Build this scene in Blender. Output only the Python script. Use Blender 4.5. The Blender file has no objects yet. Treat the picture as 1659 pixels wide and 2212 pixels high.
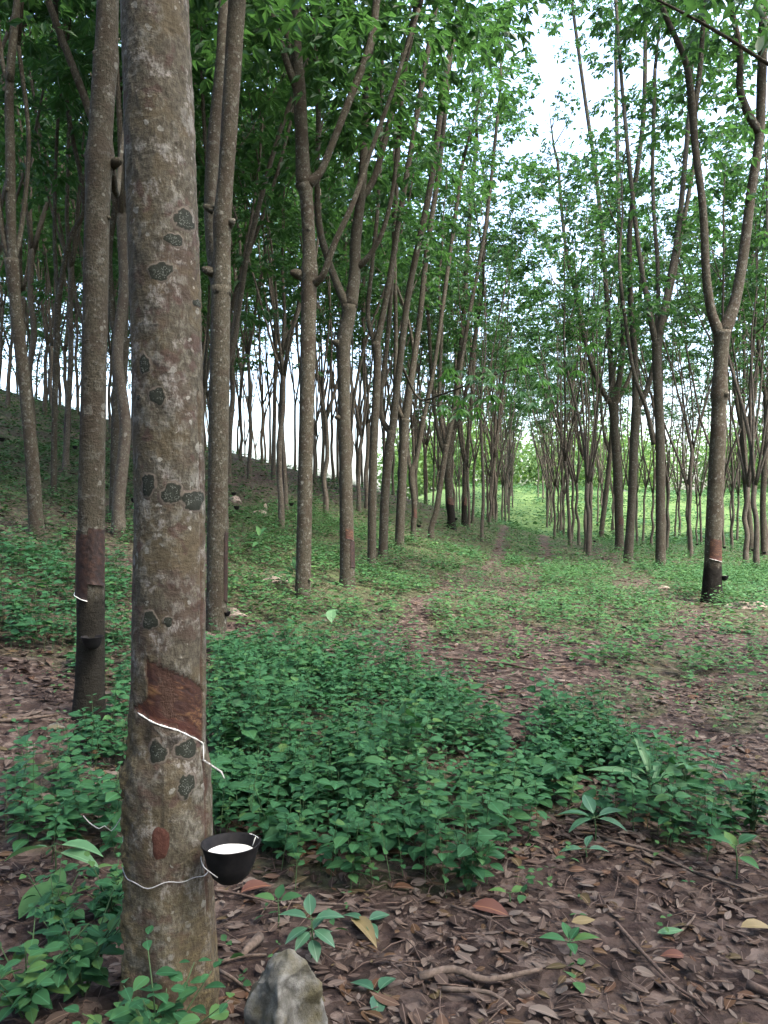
import bpy, math, random
import numpy as np
from mathutils import Vector, noise as mnoise
random.seed(7)
rng = np.random.default_rng(11)
S = bpy.context.scene
COL = S.collection
CAMZ = 1.55
F, CX, CY = 1664.0, 829.5, 1106.0          # focal length and centre of the 1659 x 2212 view used for measuring
R = math.radians

# ------------------------------------------------------------------ terrain
def sstep(a, b, v):
    t = np.clip((v - a) / (b - a), 0, 1)
    return t * t * (3 - 2 * t)
def vnoise(x, y, sc, seed=0.0):
    """cheap smooth pseudo noise, vectorised, about -1..1"""
    x = np.asarray(x, float) * sc + seed * 3.1; y = np.asarray(y, float) * sc + seed * 1.7
    return (np.sin(x * 1.0 + 1.3 * np.sin(y * .9 + seed)) + np.sin(y * 1.23 + 1.7 * np.sin(x * .77 + 2 * seed))
            + .6 * np.sin(x * 2.1 - y * 1.7 + seed) + .5 * np.sin(x * 3.3 + y * 2.9 + 2.0 * np.sin(y * 1.9))) / 3.1
def H(x, y):
    x = np.asarray(x, float); y = np.asarray(y, float)
    yy = np.clip(y, -20, 44)
    x0 = -3.2 + .3 * yy
    w = .9
    q = np.clip((x0 - x) / w, -40, 60)
    s = .285 * w * np.log1p(np.exp(q))
    s = s * (1 - .05 * sstep(8, 20, x0 - x))
    s = s * (1 - .8 * sstep(37, 74, y + .22 * np.minimum(x, 0)))
    r = -.035 * np.clip(x - 6, 0, 30) * sstep(8, 25, y)
    m = 5.2 * sstep(46, 105, y) * sstep(-6, 12, x)
    b = .035 * vnoise(x, y, 1.3) + .02 * vnoise(x, y, 3.7, 2.0)
    tr = 0
    return s + r + m + b + tr
def h1(x, y): return float(H(x, y))
def P(px, py, d):
    return Vector(((px - CX) / F * d, d, CAMZ - (py - CY) / F * d))
def hit(px, py):
    tx, tz = (px - CX) / F, -(py - CY) / F
    ds = np.arange(1.2, 60, .02)
    g = H(tx * ds, ds) - (CAMZ + tz * ds)
    k = np.argmax(g > 0)
    return float(ds[k]) if g[k] > 0 else 45.0
def proj(x, y, z):
    y = np.maximum(y, .1)
    return CX + F * x / y, CY - F * (z - CAMZ) / y
def inpoly(px, py, poly):
    px = np.asarray(px); py = np.asarray(py); c = np.zeros(px.shape, bool)
    n = len(poly); j = n - 1
    for i in range(n):
        xi, yi = poly[i]; xj, yj = poly[j]
        m = ((yi > py) != (yj > py))
        den = (yj - yi) if yj != yi else 1e-9
        c ^= m & (px < (xj - xi) * (py - yi) / den + xi)
        j = i
    return c

# ------------------------------------------------------------------ mesh builder
class MB:
    def __init__(s): s.v = []; s.f = []; s.n = 0; s.att = {}
    def add(s, v, faces, **att):
        """v (N,3); faces: list of int arrays (M,k)"""
        v = np.asarray(v, float)
        s.v.append(v)
        for f in faces:
            f = np.asarray(f, np.int64)
            if len(f): s.f.append(f + s.n)
        for k in set(list(att) + list(s.att)):
            a = s.att.setdefault(k, [np.zeros(s.n)] if s.n else [])
            val = att.get(k, 0.0)
            a.append(np.broadcast_to(np.asarray(val, float), (len(v),)).copy())
        s.n += len(v)
    def build(s, name, mat, parent=None, smooth=True):
        me = bpy.data.meshes.new(name)
        v = np.concatenate(s.v).astype(np.float32)
        me.vertices.add(len(v)); me.vertices.foreach_set('co', v.ravel())
        tot = np.concatenate([np.full(len(f), f.shape[1], np.int32) for f in s.f])
        idx = np.concatenate([f.ravel() for f in s.f]).astype(np.int32)
        me.loops.add(len(idx)); me.loops.foreach_set('vertex_index', idx)
        st = np.concatenate([[0], np.cumsum(tot)[:-1]]).astype(np.int32)
        me.polygons.add(len(tot)); me.polygons.foreach_set('loop_start', st); me.polygons.foreach_set('loop_total', tot)
        me.polygons.foreach_set('use_smooth', np.full(len(tot), smooth))
        me.update(calc_edges=True)
        for k, a in s.att.items():
            at = me.attributes.new(k, 'FLOAT', 'POINT')
            at.data.foreach_set('value', np.concatenate(a).astype(np.float32))
        me.validate()
        if mat: me.materials.append(mat)
        o = bpy.data.objects.new(name, me); COL.objects.link(o)
        if parent: o.parent = parent
        return o

def nrmz(a):
    return a / np.maximum(np.linalg.norm(a, axis=-1, keepdims=True), 1e-9)

def resample(pts, rad, step):
    """Catmull-Rom through the points"""
    P_ = [np.array(p, float) for p in pts]
    P_ = [2 * P_[0] - P_[1]] + P_ + [2 * P_[-1] - P_[-2]]
    o, r = [], []
    for i in range(1, len(P_) - 2):
        a, b, c, d = P_[i - 1:i + 3]
        n = max(1, int(np.linalg.norm(c - b) / step))
        for k in range(n):
            t = k / n
            o.append(.5 * (2 * b + (c - a) * t + (2 * a - 5 * b + 4 * c - d) * t * t + (3 * b - a - 3 * c + d) * t ** 3))
            r.append(rad[i - 1] * (1 - t) + rad[i] * t)
    o.append(P_[-2]); r.append(rad[-1])
    return np.array(o), np.array(r)

def tube(mb, pts, rad, seg=8, step=.15, rough=0.0, seed=0, cap=True, smoothed=True, **att):
    if smoothed and len(pts) > 1: p, r = resample(pts, rad, step)
    else: p, r = np.array([list(q) for q in pts], float), np.array(rad, float)
    n = len(p)
    t = nrmz(np.gradient(p, axis=0))
    ref = np.array([1., 0, 0]) if abs(t[0][0]) < .9 else np.array([0, 1., 0])
    u = np.zeros((n, 3)); cur = ref
    for i in range(n):
        cur = cur - t[i] * np.dot(cur, t[i]); cur /= max(np.linalg.norm(cur), 1e-9); u[i] = cur
    w = np.cross(t, u)
    a = np.linspace(0, 2 * np.pi, seg, endpoint=False)
    rr = np.repeat(r[:, None], seg, 1)
    if rough:
        L = np.concatenate([[0], np.cumsum(np.linalg.norm(np.diff(p, axis=0), axis=1))])
        A, Z = np.meshgrid(a, L)
        rr = rr * (1 + rough * (vnoise(np.cos(A) * 2 + seed, Z * 3.1 + np.sin(A) * 2, 1.0, seed) * .6
                                + .5 * vnoise(np.cos(A) * 3, Z * 9 + np.sin(A) * 3, 1.0, seed + 3)))
    v = p[:, None, :] + rr[..., None] * (np.cos(a)[None, :, None] * u[:, None, :] + np.sin(a)[None, :, None] * w[:, None, :])
    v = v.reshape(-1, 3)
    i, j = np.meshgrid(np.arange(n - 1), np.arange(seg), indexing='ij')
    j2 = (j + 1) % seg
    q = np.stack([i * seg + j, i * seg + j2, (i + 1) * seg + j2, (i + 1) * seg + j], -1).reshape(-1, 4)
    faces = [q]
    if cap:
        v = np.vstack([v, p[0], p[-1]])
        jj = np.arange(seg)
        faces.append(np.stack([np.full(seg, n * seg), (jj + 1) % seg, jj], -1))
        faces.append(np.stack([np.full(seg, n * seg + 1), (n - 1) * seg + jj, (n - 1) * seg + (jj + 1) % seg], -1))
    mb.add(v, faces, **att)
    return p, r

# leaf templates: (u along, v across -1..1 (half width), w up)
def T(points, faces): return np.array(points, float), faces
LEAF2 = T([(0, 0, 0), (.5, 1, .05), (1, 0, -.12), (.5, -1, .05)], [np.array([[0, 2, 1], [0, 3, 2]])])
LEAF4 = T([(0, 0, 0), (.28, .9, .05), (.68, .75, .0), (1, 0, -.16), (.68, -.75, .0), (.28, -.9, .05), (.45, 0, -.01)],
          [np.array([[0, 6, 1], [3, 2, 6], [0, 5, 6], [3, 6, 4]]), np.array([[6, 2, 1, 1], [6, 5, 4, 4]])[:, :3]])
def big_leaf():
    us = [0, .12, .3, .5, .7, .87, 1]; ws = [0, .55, .93, 1, .74, .36, 0]
    pts, fc4, fc3 = [], [], []
    for u, w in zip(us, ws): pts.append((u, 0, -.22 * u * u + .1 * u))
    n = len(us)
    for sgn in (1, -1):
        for u, w in zip(us[1:-1], ws[1:-1]): pts.append((u + .0 * w, sgn * w, -.22 * u * u + .1 * u + .06 * w))
    for k, sgn in enumerate((1, -1)):
        b = n + k * (n - 2)
        for i in range(n - 3):
            q = [i + 1, i + 2, b + i + 1, b + i]
            fc4.append(q if sgn > 0 else q[::-1])
        fc3.append([0, 1, b] if sgn > 0 else [0, b, 1])
        fc3.append([n - 2, n - 1, b + n - 3] if sgn > 0 else [n - 2, b + n - 3, n - 1])
    return T(pts, [np.array(fc4), np.array(fc3)])
LEAFB = big_leaf()

def leaves(mb, pos, d, nr, L, W, tmpl=LEAF2, rnd=None, curl=1.0):
    pos = np.asarray(pos, float); d = nrmz(np.asarray(d, float)); N = len(pos)
    if N == 0: return
    side = nrmz(np.cross(np.asarray(nr, float), d)); up = np.cross(d, side)
    L = np.broadcast_to(np.asarray(L, float), (N,)); W = np.broadcast_to(np.asarray(W, float), (N,))
    curl = np.broadcast_to(np.asarray(curl, float), (N,))
    pt, fc = tmpl; k = len(pt)
    v = (pos[:, None, :] + pt[None, :, 0, None] * L[:, None, None] * d[:, None, :]
         + pt[None, :, 1, None] * .5 * W[:, None, None] * side[:, None, :]
         + pt[None, :, 2, None] * (L * curl)[:, None, None] * up[:, None, :]).reshape(-1, 3)
    off = (np.arange(N) * k)[:, None, None]
    faces = [(f[None] + off).reshape(-1, f.shape[1]) for f in fc]
    if rnd is None: rnd = rng.random(N)
    mb.add(v, faces, rnd=np.repeat(rnd, k), mid=np.tile(np.abs(pt[:, 1]), N))

# ------------------------------------------------------------------ materials
def newmat(name):
    m = bpy.data.materials.new(name); m.use_nodes = True
    nt = m.node_tree; nt.nodes.clear()
    out = nt.nodes.new('ShaderNodeOutputMaterial')
    return m, nt, out
def N(nt, t, **kw):
    n = nt.nodes.new(t)
    for k, v in kw.items():
        if k.startswith('i_'): n.inputs[k[2:].replace('_', ' ')].default_value = v
        else: setattr(n, k, v)
    return n
def ramp(nt, stops, fac=None, mode='LINEAR'):
    r = nt.nodes.new('ShaderNodeValToRGB'); r.color_ramp.interpolation = mode
    el = r.color_ramp.elements
    while len(el) < len(stops): el.new(.5)
    for e, (p, c) in zip(el, stops):
        e.position = p; e.color = (c[0], c[1], c[2], 1) if isinstance(c, (tuple, list)) else (c, c, c, 1)
    if fac is not None: nt.links.new(fac, r.inputs[0])
    return r.outputs[0]
def mixc(nt, fac, a, b, mode='MIX'):
    m = nt.nodes.new('ShaderNodeMix'); m.data_type = 'RGBA'; m.blend_type = mode; m.clamp_factor = True
    for sock, v in ((m.inputs[0], fac), (m.inputs[6], a), (m.inputs[7], b)):
        if hasattr(v, 'links'): nt.links.new(v, sock)
        elif isinstance(v, (tuple, list)): sock.default_value = (v[0], v[1], v[2], 1)
        else: sock.default_value = v
    return m.outputs[2]
def math_(nt, op, a, b=0.0, c=None):
    m = nt.nodes.new('ShaderNodeMath'); m.operation = op
    for i, v in enumerate((a, b) if c is None else (a, b, c)):
        if hasattr(v, 'links'): nt.links.new(v, m.inputs[i])
        else: m.inputs[i].default_value = v
    return m.outputs[0]
def coords(nt, scale=(1, 1, 1)):
    tc = nt.nodes.new('ShaderNodeTexCoord'); mp = nt.nodes.new('ShaderNodeMapping')
    mp.inputs['Scale'].default_value = scale
    nt.links.new(tc.outputs['Object'], mp.inputs[0]); return mp.outputs[0]
def noise_(nt, vec, scale, detail=4, rough=.6, dist=0.0):
    n = nt.nodes.new('ShaderNodeTexNoise'); n.inputs['Scale'].default_value = scale
    n.inputs['Detail'].default_value = detail; n.inputs['Roughness'].default_value = rough; n.inputs['Distortion'].default_value = dist
    nt.links.new(vec, n.inputs['Vector']); return n.outputs[0]
def vor(nt, vec, scale, out='Distance', feature='F1', rnd=1.0):
    n = nt.nodes.new('ShaderNodeTexVoronoi'); n.feature = feature; n.inputs['Scale'].default_value = scale
    n.inputs['Randomness'].default_value = rnd
    nt.links.new(vec, n.inputs['Vector']); return n.outputs[out]
def attr(nt, name):
    a = nt.nodes.new('ShaderNodeAttribute'); a.attribute_name = name; return a.outputs['Fac']
def bump(nt, height, strength=.5, dist=.01):
    b = nt.nodes.new('ShaderNodeBump'); b.inputs['Strength'].default_value = strength; b.inputs['Distance'].default_value = dist
    nt.links.new(height, b.inputs['Height']); return b.outputs[0]
def principled(nt, out, col, rough=.8, spec=.3, nrm=None):
    b = nt.nodes.new('ShaderNodeBsdfPrincipled')
    if hasattr(col, 'links'): nt.links.new(col, b.inputs['Base Color'])
    else: b.inputs['Base Color'].default_value = (*col, 1)
    if hasattr(rough, 'links'): nt.links.new(rough, b.inputs['Roughness'])
    else: b.inputs['Roughness'].default_value = rough
    b.inputs['Specular IOR Level'].default_value = spec
    if nrm is not None: nt.links.new(nrm, b.inputs['Normal'])
    if out is not None: nt.links.new(b.outputs[0], out.inputs[0])
    return b

def leaf_mat(name, cols, tcol, tfac=.35, rough=.55, spec=.25, rib=None, gamma_var=.25):
    m, nt, out = newmat(name)
    n = len(cols)
    c = ramp(nt, [(i / max(1, n - 1), q) for i, q in enumerate(cols)], attr(nt, 'rnd'))
    co = coords(nt); nz = noise_(nt, co, 1.1, 2)
    c = mixc(nt, math_(nt, 'MULTIPLY', nz, gamma_var * 2), c, (cols[0][0] * .7, cols[0][1] * .7, cols[0][2] * .8))
    if rib is not None:
        f = ramp(nt, [(0, 1.0), (.10, 0.0)], attr(nt, 'mid'))
        c = mixc(nt, math_(nt, 'MULTIPLY', f, .6), c, rib)
    p = principled(nt, None, c, rough, spec)
    t = nt.nodes.new('ShaderNodeBsdfTranslucent')
    nt.links.new(mixc(nt, .5, c, tcol), t.inputs[0])
    mx = nt.nodes.new('ShaderNodeMixShader'); mx.inputs[0].default_value = tfac
    nt.links.new(p.outputs[0], mx.inputs[1]); nt.links.new(t.outputs[0], mx.inputs[2]); nt.links.new(mx.outputs[0], out.inputs[0])
    return m

def bark_mat(name, base, pale, red, spot_amt=.5, fine=1.0, main=False):
    m, nt, out = newmat(name)
    co = coords(nt); oi = nt.nodes.new('ShaderNodeObjectInfo')
    sh = nt.nodes.new('ShaderNodeVectorMath'); sh.operation = 'ADD'
    cm = nt.nodes.new('ShaderNodeCombineXYZ'); nt.links.new(math_(nt, 'MULTIPLY', oi.outputs['Random'], 37.0), cm.inputs[2])
    nt.links.new(co, sh.inputs[0]); nt.links.new(cm.outputs[0], sh.inputs[1]); co = sh.outputs[0]
    flat = nt.nodes.new('ShaderNodeMapping'); flat.inputs['Scale'].default_value = (1, 1, .45); nt.links.new(co, flat.inputs[0])
    hz = nt.nodes.new('ShaderNodeMapping'); hz.inputs['Scale'].default_value = (1, 1, 2.6); nt.links.new(co, hz.inputs[0])
    big = noise_(nt, co, 5.0, 3, .6)
    med = noise_(nt, co, 17.0, 5, .65, .4)
    fin = noise_(nt, flat.outputs[0], 90.0, 5, .7)
    hor = noise_(nt, hz.outputs[0], 30.0, 4, .65)
    c = ramp(nt, [(.36, tuple(b * .5 for b in base)), (.5, base), (.64, tuple(b * 1.45 for b in base))], fin)
    c = mixc(nt, ramp(nt, [(.5, 0), (.58, .85)], big), c, red)
    if main:
        c = mixc(nt, ramp(nt, [(.47, 0), (.56, .7)], noise_(nt, co, 7.0, 4, .65)), c, (.085, .066, .036))
        c = mixc(nt, math_(nt, 'MULTIPLY', ramp(nt, [(.55, 0), (.6, .9)], noise_(nt, co, 9.0, 6, .72, .3)), ramp(nt, [(.42, .15), (.56, 1)], fin)), c, (.24, .225, .205))
        c = mixc(nt, ramp(nt, [(.58, 0), (.63, .75)], noise_(nt, co, 11.0, 3, .6)), c, (.06, .032, .028))
    # mottled pale crust
    c = mixc(nt, ramp(nt, [(.52, 0), (.62, .5)], math_(nt, 'ADD', math_(nt, 'MULTIPLY', med, .7), math_(nt, 'MULTIPLY', fin, .3))), c, tuple(p * .75 for p in pale))
    # small round lichen dots
    dst = nt.nodes.new('ShaderNodeMix'); dst.data_type = 'VECTOR'
    wob = nt.nodes.new('ShaderNodeTexNoise'); wob.inputs['Scale'].default_value = 60; nt.links.new(co, wob.inputs['Vector'])
    wv = nt.nodes.new('ShaderNodeVectorMath'); wv.operation = 'MULTIPLY_ADD'
    nt.links.new(wob.outputs['Color'], wv.inputs[0]); wv.inputs[1].default_value = (.02, .02, .02); nt.links.new(co, wv.inputs[2])
    cov = noise_(nt, co, 3.3, 2)
    for sc, r0, amt in ((26.0, .20, .8), (11.0, .17, .75)):
        d = vor(nt, wv.outputs[0], sc)
        v = nt.nodes.new('ShaderNodeTexVoronoi'); v.inputs['Scale'].default_value = sc; nt.links.new(wv.outputs[0], v.inputs['Vector'])
        sel = nt.nodes.new('ShaderNodeSeparateColor'); nt.links.new(v.outputs['Color'], sel.inputs[0])
        on = math_(nt, 'LESS_THAN', sel.outputs[0], math_(nt, 'MULTIPLY', cov, spot_amt * 1.5))
        rad = math_(nt, 'MULTIPLY', math_(nt, 'ADD', sel.outputs[1], .5), r0)
        f = math_(nt, 'MULTIPLY', math_(nt, 'MULTIPLY', math_(nt, 'LESS_THAN', d, rad), on), amt)
        c = mixc(nt, math_(nt, 'MULTIPLY', f, math_(nt, 'ADD', .25, fin)), c, pale)
    c = mixc(nt, ramp(nt, [(.56, 0), (.66, .6)], hor), c, tuple(b * .45 for b in base))
    # by mask: cut wood, latex-blackened stain, olive crust on the flank, olive tint lower down
    c = mixc(nt, math_(nt, 'MULTIPLY', attr(nt, 'olive'), ramp(nt, [(.3, .7), (.5, 1)], med)), c, ramp(nt, [(.40, (.03, .022, .012)), (.5, (.085, .062, .026)), (.6, (.17, .13, .055))], math_(nt, 'ADD', math_(nt, 'MULTIPLY', hor, .5), math_(nt, 'MULTIPLY', fin, .5))))
    c = mixc(nt, math_(nt, 'MULTIPLY', attr(nt, 'stain'), ramp(nt, [(.3, 1), (.75, .85)], med)), c, (.0045, .004, .0035))
    c = mixc(nt, math_(nt, 'MULTIPLY', attr(nt, 'cut'), .9), c, (.05, .018, .012))
    ht = math_(nt, 'ADD', math_(nt, 'MULTIPLY', fin, .5), math_(nt, 'ADD', math_(nt, 'MULTIPLY', med, .8), math_(nt, 'MULTIPLY', hor, .5)))
    c = mixc(nt, math_(nt, 'MULTIPLY', oi.outputs['Random'], .35), c, (base[0] * .7, base[1] * .72, base[2] * .78))
    principled(nt, out, c, .9, .1, bump(nt, ht, 1.0, .014 * fine))
    return m

def simple_mat(name, cols, scale=20, rough=.8, spec=.3, b=.4, bd=.005, detail=5):
    m, nt, out = newmat(name)
    co = coords(nt); nz = noise_(nt, co, scale, detail, .65)
    n = len(cols)
    c = ramp(nt, [(.3 + .4 * i / max(1, n - 1), q) for i, q in enumerate(cols)], nz)
    principled(nt, out, c, rough, spec, bump(nt, nz, b, bd) if b else None)
    return m

M = {}
M['crown'] = leaf_mat('rubber_foliage', [(.012, .044, .018), (.023, .071, .023), (.042, .100, .027)], (.09, .22, .04), .42, .5, .25)
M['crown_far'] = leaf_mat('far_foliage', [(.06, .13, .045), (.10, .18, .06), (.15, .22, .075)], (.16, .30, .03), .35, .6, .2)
M['weed'] = leaf_mat('weed_leaf', [(0.0110, 0.0440, 0.0179), (0.0179, 0.0633, 0.0248), (0.0248, 0.0812, 0.0316), (0.0316, 0.0998, 0.0378), (0.0413, 0.1101, 0.0378), (0.0757, 0.1376, 0.0344)], (.06, .24, .05), .18, .6, .12, rib=(.05, .16, .08))
M['herb'] = leaf_mat('herb_leaf', [(.024, .075, .03), (.042, .105, .038), (.075, .145, .042)], (.085, .2, .04), .2, .65, .1)
M['seedling'] = leaf_mat('seedling_leaf', [(.03, .09, .05), (.045, .12, .062)], (.08, .24, .06), .25, .5, .35, rib=(.14, .26, .16))
M['pale_leaf'] = leaf_mat('pale_green_leaf', [(.06, .15, .07), (.09, .19, .085)], (.12, .26, .06), .25, .5, .3, rib=(.2, .34, .18))
M['litter'] = leaf_mat('dead_leaf', [(0.0186, 0.0124, 0.0099), (0.0373, 0.0247, 0.0186), (0.0622, 0.0429, 0.0336), (0.0901, 0.0664, 0.0528), (0.1181, 0.0925, 0.0759), (0.1554, 0.1302, 0.1088), (0.0808, 0.0391, 0.0186), (0.0746, 0.0619, 0.0280)], (.12, .06, .03), .08, .75, .12, rib=(.2, .15, .12), gamma_var=.35)
M['olive_leaf'] = leaf_mat('olive_dead_leaf', [(.13, .105, .045), (.16, .12, .05)], (.16, .10, .02), .1, .55, .35, rib=(.2, .16, .08))
M['orange_leaf'] = leaf_mat('orange_dead_leaf', [(.075, .030, .020), (.095, .04, .026)], (.12, .04, .02), .1, .65, .25, rib=(.25, .12, .06))
M['stem'] = simple_mat('green_stem', [(.03, .06, .025), (.05, .09, .035)], 30, .7, .2, 0)
M['twig'] = simple_mat('dry_twig', [(.04, .03, .024), (.085, .064, .05), (.13, .10, .08)], 45, .85, .2, .6, .004)
M['twig_dark'] = simple_mat('rotten_twig', [(.03, .022, .018), (.07, .048, .038), (.11, .08, .06)], 40, .85, .2, .6, .004)
M['bark'] = bark_mat('rubber_bark', (.046, .041, .029), (.19, .19, .165), (.036, .028, .020), .42)
M['bark_row'] = bark_mat('rubber_bark_row', (.072, .062, .047), (.21, .205, .18), (.055, .043, .033), .38)
M['bark_main'] = bark_mat('rubber_bark_close', (0.0732, 0.0649, 0.0472), (0.3186, 0.3186, 0.2832), (0.059, 0.0401, 0.0307), .30, .6, True)
M['bowl'] = simple_mat('black_bowl', [(0.0033, 0.0033, 0.0039), (0.0077, 0.0072, 0.0077), (0.0154, 0.0132, 0.0121)], 26, .7, .16, .4, .003)
M['latex'] = simple_mat('white_latex', [(.55, .55, .51), (.66, .66, .62)], 8, .25, .5, .05)
M['metal'] = simple_mat('dull_metal', [(.03, .03, .03), (.22, .22, .21), (.4, .4, .38)], 160, .5, .5, .2, .001)
M['wire'] = simple_mat('galvanised_wire', [(.16, .16, .16), (.34, .34, .33)], 120, .45, .5, 0)

# stone
m, nt, out = newmat('lichened_stone'); co = coords(nt)
n1 = noise_(nt, co, 6, 4, .6); n2 = noise_(nt, co, 55, 6, .7); n3 = noise_(nt, co, 18, 5, .65)
c = ramp(nt, [(.34, (.04, .038, .03)), (.5, (.085, .083, .072)), (.66, (.17, .168, .155))], n3)
c = mixc(nt, ramp(nt, [(.44, 0), (.56, .9)], n1), c, (.075, .066, .036))
c = mixc(nt, ramp(nt, [(.55, 0), (.75, .5)], n2), c, (.10, .10, .085))
principled(nt, out, c, .85, .25, bump(nt, n2, .7, .008)); M['stone'] = m
M['boulder'] = simple_mat('brown_stone', [(.07, .055, .045), (.15, .12, .10), (.24, .2, .17)], 14, .9, .2, .8, .01)
# tapped wood
m, nt, out = newmat('tapped_wood'); co = coords(nt, (1, 1, 1))
sx = nt.nodes.new('ShaderNodeSeparateXYZ'); nt.links.new(co, sx.inputs[0]); mp = nt.nodes.new('ShaderNodeCombineXYZ')
nt.links.new(math_(nt, 'MULTIPLY', sx.outputs[0], .28), mp.inputs[0]); nt.links.new(math_(nt, 'MULTIPLY', sx.outputs[1], .5), mp.inputs[1])
nt.links.new(math_(nt, 'MULTIPLY_ADD', sx.outputs[0], .42, sx.outputs[2]), mp.inputs[2])
g1 = noise_(nt, mp.outputs[0], 75, 6, .7, .6); g2 = noise_(nt, co, 14, 4, .6)
c = ramp(nt, [(.36, (.012, .006, .004)), (.46, (.034, .013, .008)), (.54, (.062, .027, .013)), (.62, (.12, .066, .028))], g1)
c = mixc(nt, ramp(nt, [(.42, .8), (.56, 0)], g2), c, (.022, .008, .006))
c = mixc(nt, math_(nt, 'MULTIPLY', attr(nt, 'fresh'), .7), c, (.050, .012, .008))
principled(nt, out, c, .6, .3, bump(nt, g1, .7, .003)); M['tapped'] = m
M['tapped_old'] = simple_mat('healed_tapping', [(.006, .0035, .003), (.016, .0075, .0055), (.036, .017, .010)], 30, .6, .3, .8, .006)
# dark lichen rosette
m, nt, out = newmat('dark_lichen'); co = coords(nt); rr = attr(nt, 'rr')
nz = noise_(nt, co, 120, 3, .6); nb = noise_(nt, co, 40, 4, .6)
rr2 = math_(nt, 'ADD', rr, math_(nt, 'MULTIPLY', math_(nt, 'SUBTRACT', nb, .5), .8))
c = ramp(nt, [(.0, (.022, .025, .019)), (.74, (.017, .019, .014)), (.84, (.095, .082, .066)), (1.0, (.07, .056, .045))], rr2)
vd = vor(nt, co, 260)
sp = math_(nt, 'MULTIPLY', math_(nt, 'LESS_THAN', vd, .36), math_(nt, 'LESS_THAN', rr2, .62))
sp = math_(nt, 'MULTIPLY', sp, math_(nt, 'GREATER_THAN', nb, .47))
c = mixc(nt, math_(nt, 'MULTIPLY', sp, .7), c, (.14, .15, .13))
principled(nt, out, c, .9, .15, bump(nt, nz, .5, .003)); M['lichen'] = m
M['scar'] = simple_mat('red_bark_scar', [(0.03, 0.012, 0.0084), (0.051, 0.0204, 0.0138), (0.072, 0.0312, 0.0216)], 70, .85, .2, .8, .004)

# ground
m, nt, out = newmat('forest_floor'); co = coords(nt)
a1 = noise_(nt, co, 2.1, 4, .6); a2 = noise_(nt, co, 30, 6, .7); a3 = noise_(nt, co, 9, 4, .6, .5)
wn = nt.nodes.new('ShaderNodeTexNoise'); wn.inputs['Scale'].default_value = 7; nt.links.new(co, wn.inputs['Vector'])
wv = nt.nodes.new('ShaderNodeVectorMath'); wv.operation = 'MULTIPLY_ADD'; wv.inputs[1].default_value = (.12, .12, .12)
nt.links.new(wn.outputs['Color'], wv.inputs[0]); nt.links.new(co, wv.inputs[2])
v = nt.nodes.new('ShaderNodeTexVoronoi'); v.inputs['Scale'].default_value = 17; nt.links.new(wv.outputs[0], v.inputs['Vector'])
sc_ = nt.nodes.new('ShaderNodeSeparateColor'); nt.links.new(v.outputs['Color'], sc_.inputs[0])
soil = ramp(nt, [(.3, (.010, .007, .006)), (.5, (.024, .016, .014)), (.68, (.046, .032, .027))], a2)
lit = ramp(nt, [(0, (.024, .017, .014)), (.35, (.045, .032, .026)), (.7, (.078, .058, .048)), (1, (.12, .094, .08))], sc_.outputs[0])
c = mixc(nt, ramp(nt, [(.40, 0), (.55, .85)], a3), soil, lit)
gr = ramp(nt, [(.3, (.02, .03, .013)), (.6, (.05, .068, .027))], a2)
c = mixc(nt, math_(nt, 'MULTIPLY', attr(nt, 'green'), ramp(nt, [(.35, .2), (.6, 1)], a3)), c, gr)
md = ramp(nt, [(.36, (.03, .06, .02)), (.5, (.06, .105, .03)), (.64, (.10, .14, .05))], math_(nt, 'ADD', math_(nt, 'MULTIPLY', a1, .5), math_(nt, 'MULTIPLY', noise_(nt, co, .35, 5, .7), .5)))
c = mixc(nt, attr(nt, 'meadow'), c, md)
hh = math_(nt, 'ADD', math_(nt, 'MULTIPLY', a2, .6), v.outputs['Distance'])
principled(nt, out, c, .9, .1, bump(nt, hh, .9, .025)); M['ground'] = m

# ------------------------------------------------------------------ tagging
def tag(o, label=None, cat=None, group=None, kind=None):
    if label: o['label'] = label
    if cat: o['category'] = cat
    if group: o['group'] = group
    if kind: o['kind'] = kind
    return o
def empty(name, loc):
    o = bpy.data.objects.new(name, None); COL.objects.link(o); o.location = loc; o.empty_display_size = .1
    return o
def shifted(mb, loc):
    l = np.array(loc, float); mb.v = [v - l for v in mb.v]; return mb

# ------------------------------------------------------------------ green cover density (in measured view coordinates of the ground point)
DENSE = [(455, 1420), (600, 1400), (760, 1425), (880, 1460), (980, 1520), (1060, 1600), (1105, 1650), (1160, 1590), (1270, 1565), (1380, 1610),
         (1470, 1680), (1550, 1770), (1590, 1840), (1480, 1850), (1330, 1800), (1200, 1790), (1120, 1800), (1060, 1850), (1030, 1930), (960, 1945),
         (900, 1935), (800, 1930), (700, 1935), (620, 1925), (560, 1905), (455, 1830)]
LEFTD = [(100, 1640), (170, 1600), (285, 1570), (285, 1850), (200, 1850), (60, 1830), (0, 1800), (0, 1740)]
LEFTM = [(-60, 1190), (150, 1200), (290, 1230), (290, 1500), (240, 1560), (225, 1440), (130, 1450), (60, 1420), (-60, 1400)]
MIDL = [(455, 1120), (640, 1080), (800, 1080), (1010, 1110), (1092, 1110), (1078, 1190), (960, 1250), (860, 1330), (700, 1370), (560, 1330), (455, 1340)]
PATHM = [(1108, 1090), (1163, 1090), (1164, 1215), (1095, 1225)]
PATHR = [(1178, 1090), (1195, 1090), (1215, 1140), (1330, 1250), (1300, 1300), (1160, 1290), (1180, 1200)]
RIGHTD = [(1210, 1090), (1760, 1090), (1760, 1330), (1560, 1310), (1480, 1290), (1350, 1220), (1290, 1170)]
SPOTS = [(690, 1330, 120, 40), (1290, 1330, 170, 45), (1010, 1345, 90, 50), (1440, 1430, 150, 40), (1330, 1520, 120, 40), (1610, 1530, 90, 60), (1620, 1330, 90, 40), (1620, 1760, 60, 90)]
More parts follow.
